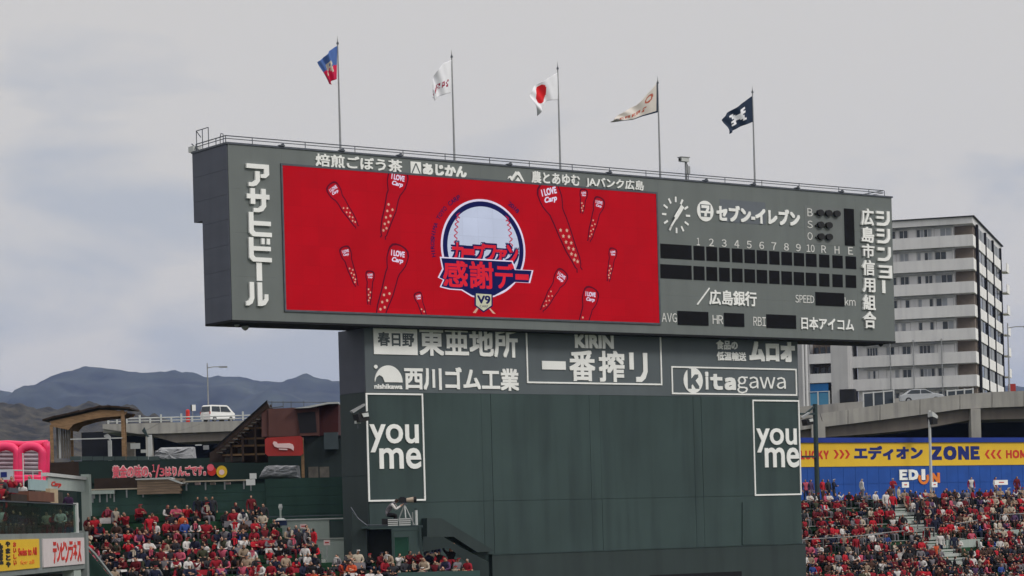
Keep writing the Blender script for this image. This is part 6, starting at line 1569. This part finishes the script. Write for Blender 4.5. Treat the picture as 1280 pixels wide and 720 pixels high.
# ---- left seats: rows face the camera
LS = A(115.4)
LRUN, LRISE = .84, .44
zL0 = LS.hit(350, 716)[1] - 1.22
lst = thing('left_stand', 'stepped rows of dark seats left of the green scoreboard wall', 'stand', LS, LS.hit(350, 700)[0], 3, 0)
spans = [(128, 604), (122, 590), (113, 590), (108, 582), (106, 470), (106, 440), (106, 395), (106, 372), (106, 336)]
spans = [(132, 600), (124, 592), (116, 572), (110, 400), (106, 396), (106, 392), (106, 352), (106, 340), (106, 334)]
extra_span = {3: (532, 556)}
LROWS = len(spans)
people_left = []
for k in range(-2, LROWS):
    l, r_ = spans[max(k, 0)]
    y = k * LRUN; z = zL0 + k * LRISE
    xa, xb = LS.hit(l, 700, y)[0], LS.hit(r_, 700, y)[0]
    w = MB(); w.box(xa - .3, xb + .4, y - .001, y + LRUN, 0, z, STEP); w.build('step', lst)
    w = MB(); w.box(xa, xb, y + .40, y + .78, z + .38, z + .43, GREENB).box(xa, xb, y + .781, y + .82, z, z + .74, GREENB); w.build('bench', lst)
    if k < 0: continue
    x = xa + .1; n_ = 0; xe0, xe1 = [LS.hit(e, 700, y)[0] for e in extra_span.get(k, (0, 0))]
    if xe1 > xb: w = MB(); w.box(xe0, xe1, y - .001, y + LRUN, 0, z, STEP); w.build('step', lst)
    while x < max(xb, xe1):
        if x > xb and x < xe0: x = xe0
        if rnd.random() < (.93 if k < 7 else (.75 if k == 7 else .5)):
            lk = look(); n_ += 1
            sc_ = rnd.uniform(.92, 1.05) * (.78 if rnd.random() < .08 else 1)
            if rnd.random() < .22: lk['wide'] = rnd.uniform(1.1, 1.25)
            people_left.append((k, n_, lk, (x, y + .50 + rnd.uniform(-.12, .12), z + rnd.uniform(-.07, .06)), rnd.uniform(-.9, .8) + .15, sc_))
        x += rnd.uniform(.43, .56)
rowname = lambda k, n_: 'back row' if k == n_ - 1 else nth(n_ - k) + ' row from back'
for k, n_, lk, (x, y, z), rz_, sc_ in people_left:
    extras(person(lk, LS.world(x, y, z), rz_, sc_, '%s jacket, %s, %s, %s from left, %s, left stand' % (lk['jk'], lk['hd'], VERB[lk['pose']], nth(n_), rowname(k, LROWS)), 'spectators in the left stand'), lk)
n_ind = len(people_left)
# individually placed standing people, left
def stand_at(fr, px, py_feet, y, pose, jk, hd, rz_, label, group, sc_=1.0, z=None):
    x, zz1 = fr.hit(px, py_feet, y)
    lk = look(pose, jk, hd)
    return person(lk, fr.world(x, y, zz1 if z is None else z), rz_ + fr.a, sc_, label, group)
GL_ = 'people standing in the left stand'
def lz(k): return zL0 + k * LRISE
for px, k, pose, jk, hd, rz_, lb in ((146, 7.6, 'standing_step', 'cream', 'brown hair', .8, 'person in cream coat standing at the back of the left stand near the grey column'),
        (119, 6.6, 'standing_plain', 'bright red', 'black hair', .2, 'person in red with white bib standing beside the grey corner column'),
        (188, 6.2, 'standing_plain', 'bright red', 'red cap', .4, 'person in bright red jacket standing in the middle of the left seats'),
        (230, 6.4, 'standing_plain', 'orange', 'brown hair', 3.0, 'person in orange jacket standing with back turned in the left seats'),
        (249, 8.2, 'standing_long_hair', 'black', 'black hair', .5, 'person in black standing left of a pair at the rear of the left seats'),
        (260, 8.4, 'standing_plain', 'black', 'brown hair', -.4, 'left one of two people in black standing at the green wall'),
        (267, 8.5, 'standing_step', 'dark grey', 'brown hair', .2, 'right one of two people in dark coats standing at the green wall'),
        (375, 4.4, 'standing_step', 'dark grey', 'black hair', -.5, 'person in dark grey coat standing before the pale parapet, leftmost of three'),
        (384, 4.2, 'standing_plain', 'dark grey', 'black hair', 1.2, 'middle one of three people standing before the pale parapet'),
        (393, 4.1, 'standing_long_hair', 'bright red', 'black hair', -1.0, 'person in red standing at the right of three before the pale parapet'),
        (316, 8.0, 'standing_long_hair', 'dark red', 'brown hair', .4, 'person in dark red standing left of the white paddle post'),
        (331, 7.7, 'standing_plain', 'dark grey', 'brown hair', -.2, 'person in dark grey standing just below the white paddle post')):
    y = k * LRUN + .2; x = LS.hit(px, 700, y)[0]
    person(look(pose, jk, hd), LS.world(x, y, lz(int(k)) if k < LROWS else lz(LROWS - 1)), rz_, .95, lb, GL_); n_ind += 1
# ledges carrying the rear rows up to the wall
w = MB(); w.box(LS.hit(100, 700, 8)[0], LS.hit(345, 700, 8)[0], LROWS * LRUN + .002, 16.4, 0, lz(LROWS - 1), STEP); w.build('rear_aisle', lst)
w = MB(); w.box(LS.hit(338, 700, 8)[0], LS.hit(460, 700, 8)[0], LROWS * LRUN - 1.6, 9.2, 0, lz(3), STEP); w.build('side_aisle', lst)
rail_pts = [(104, 678), (118, 692), (146, 728)]
t = thing('stair_rail', 'thick pale sloping rail at the lower left edge of the left seats', 'handrail', LS, LS.hit(125, 700, -1)[0], -1, lz(-2))
w = MB(); w.bar([(LS.hit(px, py, -1)[0], -1, LS.hit(px, py, -1)[1]) for px, py in rail_pts], .08, WINGG); w.build('rail', t)
w = MB(); w.prism([LS.hit(104, 681, -.8), LS.hit(146, 731, -.8), LS.hit(146, 760, -.8), LS.hit(104, 760, -.8)], -.8, -.7, GREENW); w.build('side_panel', t)
# front lip in front of the lowest seats at the right and the sloping wall
w = MB(); q_ = LS.rect(497, 600, 714.5, 740, -1.3); w.box(q_[0], q_[1], -1.3, -1.1, 0, q_[3], mat('front_lip_teal', (.05, .10, .095), .6, .1)); w.build('front_wall', lst)
sw = MB(); sw.prism(poly_px(LS, [(529, 671), (553, 671), (577, 685), (611, 703), (611, 740), (600, 740), (600, 722), (577, 697), (560, 684), (529, 690)], 1.6), 1.6, 2.0, WALLB)
sw.build('sloping_wall', fr=LS, label='dark sloping wall running down to the base of the scoreboard', cat='wall')

# ---- people at the far left behind the glass and by the desks
wing = []
for i in range(14):
    px = -18 + i * 8.6 + rnd.uniform(-2, 2); yy = 1.5 + rnd.uniform(0, 1.2) + (1.2 if i % 3 == 0 else 0)
    x = G.hit(px, 650, yy)[0]; lk = look(); wing.append((lk, G.world(x, yy, zt10 - .15 + rnd.uniform(-.1, .1)), i))
for lk, loc, i in wing:
    person(lk, loc, rnd.uniform(-.8, .4), rnd.uniform(.88, 1.0), '%s jacket, %s, %s from left behind the glass parapet' % (lk['jk'], lk['hd'], nth(i + 1)), 'people behind the glass parapet'); n_ind += 1
for px, pyh, pose, jk, hd, lb in ((3, 598, 'seated_lap', 'dark grey', 'black hair', 'person in dark grey at the left frame edge above the glass parapet'), (1, 606, 'seated_cap', 'red', 'red cap', 'person in red cap at the very left edge below the pink arches'),
                      (15, 596, 'seated_phone', 'red', 'black cap', 'person in red jacket and black cap before the pink arches'), (37, 594, 'standing_plain', 'black', 'black hair', 'tall person in black standing by the brown desk'),
                      (30, 604, 'seated_forward', 'white', 'red cap', 'person in white leaning on the brown desk'), (86, 617, 'seated_turned', 'purple', 'black hair', 'person in purple sitting under the pale green panel'),
                      (3, 622, 'seated_cap_forward', 'bright red', 'red cap', 'person in bright red just above the glass at the left edge'), (22, 610, 'seated_hood', 'dark red', 'hood up', 'hooded person in dark red beside the brown desk')):
    yy = yb_ + (.8 if 'desk' in lb or 'panel' in lb else .2); x, z = G.hit(px, pyh, yy); hgt = 1.27 if pose.startswith('seated') else 1.72
    person(look(pose, jk, hd), G.world(x, yy, z - hgt + .05), rnd.uniform(-.6, .3), 1.0, lb, 'people around the press booth'); n_ind += 1
w = MB(); w.box(bx(-30), bx(60), yb_ + .35, yb_ + 1.6, zt10 - .1, bz(20, 632), WOODD); w.build('raised_floor', bo)

# ---- group to the right of the platform is part of the left rows (spans); cameraman
cz_ = PF.hit(497, 657.2, .5)[1]
def fingers(J, s_, hand, d, spread, curl):
    """five unequal fingers, bent, from the palm"""
    h_ = Vector(hand); d = Vector(d).normalized(); sp = Vector(spread).normalized(); cu = Vector(curl).normalized()
    for i, (ln, off) in enumerate(((.062, -.034), (.078, -.012), (.084, .010), (.076, .030))):
        b_ = h_ + d * .035 + sp * off * .95; J['f%d%s' % (i, s_)] = (tuple(b_ + d * ln * .45), .0092); J['tip%d%s' % (i, s_)] = (tuple(b_ + d * ln * .7 + cu * ln * .42), .0078)
    b_ = h_ - sp * .035; J['f4' + s_] = (tuple(b_ + d * .02 - sp * .014), .0105); J['tip4' + s_] = (tuple(b_ + d * .05 + cu * .022 - sp * .006), .009)
J = {'pelvis': ((-.34, .05, .52), .15), 'chest': ((-.17, 0, .86), (.17, .14)), 'neck': ((.05, -.02, 1.02), .06), 'chin': ((.13, -.03, 1.05), .082), 'crown': ((.15, -.02, 1.20), .09), 'nose': ((.235, -.04, 1.10), .018),
     'shoulderL': ((-.05, .18, .97), .08), 'elbowL': ((.16, .20, .76), .06), 'wristL': ((.36, .08, .92), .042), 'handL': ((.42, .06, .95), .032),
     'shoulderR': ((-.08, -.19, .95), .08), 'elbowR': ((.08, -.24, .70), .06), 'wristR': ((.28, -.12, .84), .042), 'handR': ((.34, -.10, .89), .032),
     'hipL': ((-.30, .12, .48), .115), 'kneeL': ((.06, .16, .40), .08), 'footL': ((-.10, .16, .09), .055), 'toeL': ((.04, .17, .045), .042),
     'hipR': ((-.30, -.08, .48), .115), 'kneeR': ((.10, -.10, .46), .08), 'footR': ((.04, -.10, .09), .055), 'toeR': ((.18, -.11, .045), .042), 'face': (1, -.1, -.1)}
for s_, sp in (('L', (0, 1, 0)), ('R', (0, -1, 0))): fingers(J, s_, J['hand' + s_][0], (.8, 0, .5), (0, 1, .2), (.3, 0, -1) if s_ == 'L' else (.3, .3, 1))
body('crouching_cameraman', J, long_hair=False, sub=1)
x = PF.hit(493, 650, .6)[0]
CS = 1.12
lk = dict(pose='crouching_cameraman', mats=[JK['grey'], SKN[0], HAIR['brown hair'], JK['black'], JK['black'], JK['white']])
person(lk, PF.world(x, .62, zpf + .01), 0, CS, 'crouching cameraman in a grey jacket aiming a long lens from the small platform')
w = MB(); w.box(x - .62, x - .1, .4, .85, zpf, zpf + .36, BLACK); w.build('camera_case', fr=PF, label='black case under the crouching cameraman', cat='case')
cmx, cmz = x + .50, zpf + .01 + 1.10 * CS
t = thing('broadcast_camera', 'beige broadcast camera with a long black tipped lens on a white tripod', 'camera', PF, cmx, .6, zpf)
BEI = mat('lens_beige', (.42, .34, .27), .5, .1)
w = MB(); w.box(cmx - .26, cmx + .12, .50, .70, cmz - .12, cmz + .12, BLACK).box(cmx - .2, cmx + .05, .52, .68, cmz + .121, cmz + .17, BLACK); w.build('camera_body', t)
w = MB(); w.tube((cmx + .121, .6, cmz), (cmx + .48, .6, cmz + .02), .10, BEI, 14, .14); w.build('lens_barrel', t)
w = MB(); w.tube((cmx + .482, .6, cmz + .02), (cmx + .62, .6, cmz + .026), .15, BLACK, 14, .16); w.build('lens_hood', t)
w = MB(); w.box(cmx - .12, cmx + .16, .52, .68, cmz - .22, cmz - .122, RAILD); w.build('tripod_head', t)
for dx, dy in ((-.42, .12), (.10, -.32), (.46, .25)):
    w = MB(); w.tube((cmx + .02, .6, cmz - .22), (cmx + dx, .6 + dy, zpf + .01), .035, LIGHTP, 6, .025); w.build('tripod_leg', t)

# ---- right stand
GR = 'spectators in the right stand'
right = []
for k in range(-1, NR):
    y = k * RUN; z = z0R + k * RISE
    # visible stretch of the row only
    sa = RS.hit(998, 660, y)[0]; sb_ = RS.hit(1335, 650, y)[0]
    s_ = sa; n_ = 0
    dens = .97 if k < 4 else (.88 if k < 7 else .78)
    while s_ < sb_:
        blocked = abs(s_ - aisle) < .9
        if k in (4, 5) and RS.hit(1193, 660, y)[0] < s_ < RS.hit(1243, 660, y)[0]: blocked = rnd.random() < .6
        d_ = max(dens, .93) if s_ > aisle else dens * (.80 if k >= 5 else 1)
        if blocked: d_ = (.15 if k > 2 else .8) if k < 9 else .3
        if rnd.random() < d_ + .0:
            lk = look(); n_ += 1
            if abs(s_ - aisle) < 1.1 and k > 2: lk = look('standing_step')
            if rnd.random() < .22: lk['wide'] = rnd.uniform(1.1, 1.25)
            elif rnd.random() < .035: lk = look('standing_plain')
            right.append((k, n_, lk, (s_, y + .52 + rnd.uniform(-.13, .13), z + rnd.uniform(-.07, .06)), rnd.uniform(-.9, .8) - .35, rnd.uniform(.92, 1.06)))
        s_ += rnd.uniform(.42, .55)
special = []
for px, pose, jk, hd, rz_, lb, dy in ((1077, 'standing_plain', 'white', 'grey hair', 1.3, 'person in long white coat standing alone before the blue wall', 1.6),
        (1028, 'standing_plain', 'bright red', 'brown hair', .2, 'person in red standing right of the thick dark post', 1.2), (1035, 'standing_long_hair', 'dark grey', 'black hair', 0, 'person in dark grey standing behind the one in red by the dark post', 1.9),
        (1042, 'standing_hands', 'navy', 'white cap', .5, 'person in navy with white cap standing right of the dark post', 1.3), (1007, 'standing_long_hair', 'pink', 'black hair', -.6, 'person in pink standing left of the thick dark post', 1.2),
        (1013, 'standing_plain', 'purple', 'brown hair', 0, 'person in purple standing against the blue wall left of the dark post', 1.7), (1116, 'standing_hands', 'red', 'white cap', -.3, 'person in red carrying something on the back aisle left of the white ED letters', 1.3),
        (1244, 'standing_plain', 'red', 'black hair', .3, 'person in red standing behind the wide white banner', 1.9), (1214, 'standing_step', 'white', 'brown hair', -.6, 'person in white walking on the back aisle right of the orange letter', 1.2),
        (1271, 'standing_plain', 'dark red', 'black hair', -.3, 'person in dark red standing at the far right of the back aisle', 1.0)):
    y = NR * RUN + dy - .4; s_ = RS.hit(px, 605, y)[0]
    special.append((look(pose, jk, hd), RS.world(s_, y, z0R + NR * RISE), rz_ + RS.a, lb))
for lk, loc, rz_, lb in special: person(lk, loc, rz_, .95, lb, 'people on the back aisle of the right stand'); n_ind += 1
# about 300 people in all stay separate objects: the nearest rows first
right.sort(key=lambda r_: r_[0])
quota = max(0, 300 - n_ind - 1)
for k, n_, lk, (s_, y, z), rz_, sc_ in right[:quota]:
    extras(person(lk, RS.world(s_, y, z), rz_ + RS.a + .35, sc_, '%s jacket, %s, %s, %s from left, %s, right stand' % (lk['jk'], lk['hd'], VERB[lk['pose']], nth(n_), 'lowest row' if k == -1 else nth(k + 2) + ' row up'), GR), lk)
V_, F_, M_, ML = [], [], [], []; base = 0
_c = {}
for k, n_, lk, (s_, y, z), rz_, sc_ in right[quota:]:
    me = SK[lk['pose']]
    if lk['pose'] not in _c:
        _c[lk['pose']] = (np.array([v.co[:] for v in me.vertices]), [tuple(p.vertices) for p in me.polygons], [p.material_index for p in me.polygons])
    co, fs, mi = _c[lk['pose']]
    loc = RS.world(s_, y, z); an = rz_ + RS.a + .35; ca, sa2 = math.cos(an), math.sin(an); wd = lk.get('wide', 1)
    X = co[:, 0] * sc_ * wd; Y = co[:, 1] * sc_; Z = co[:, 2] * sc_
    V_.append(np.stack([X * ca - Y * sa2 + loc.x, X * sa2 + Y * ca + loc.y, Z + loc.z], 1))
    loc_m = []
    for m in lk['mats']:
        if m not in ML: ML.append(m)
        loc_m.append(ML.index(m))
    F_ += [tuple(i + base for i in f) for f in fs]; M_ += [loc_m[i] for i in mi]; base += len(co)
if V_:
    me = bpy.data.meshes.new('crowd'); me.from_pydata(np.concatenate(V_).tolist(), [], F_)
    for m in ML: me.materials.append(m)
    me.polygons.foreach_set('material_index', M_); me.polygons.foreach_set('use_smooth', [True] * len(F_)); me.update()
    o = bpy.data.objects.new('crowd', me); COL.objects.link(o); tag(o, 'dense crowd in red, black and white filling the upper rows of the right stand', 'crowd', kind='stuff')

# ================================================================ AIR
hz = bpy.data.materials.new('haze'); hz.use_nodes = True; n_, l_ = hz.node_tree.nodes, hz.node_tree.links
n_.remove(n_['Principled BSDF']); pv = n_.new('ShaderNodeVolumePrincipled'); pv.inputs['Color'].default_value = (.36, .51, 1.0, 1); pv.inputs['Density'].default_value = 0.000062; pv.inputs['Anisotropy'].default_value = .2
l_.new(pv.outputs[0], n_['Material Output'].inputs['Volume'])
w = MB(); w.box(-8800, 8800, -250, 9300, -1.5, 420, hz); w.build('haze', fr=WORLD, org=(0, 0, 0), kind='stuff', label='thin bluish air between the stadium and the hills')
print('individual people', n_ind + quota, 'crowd', len(right) - quota)
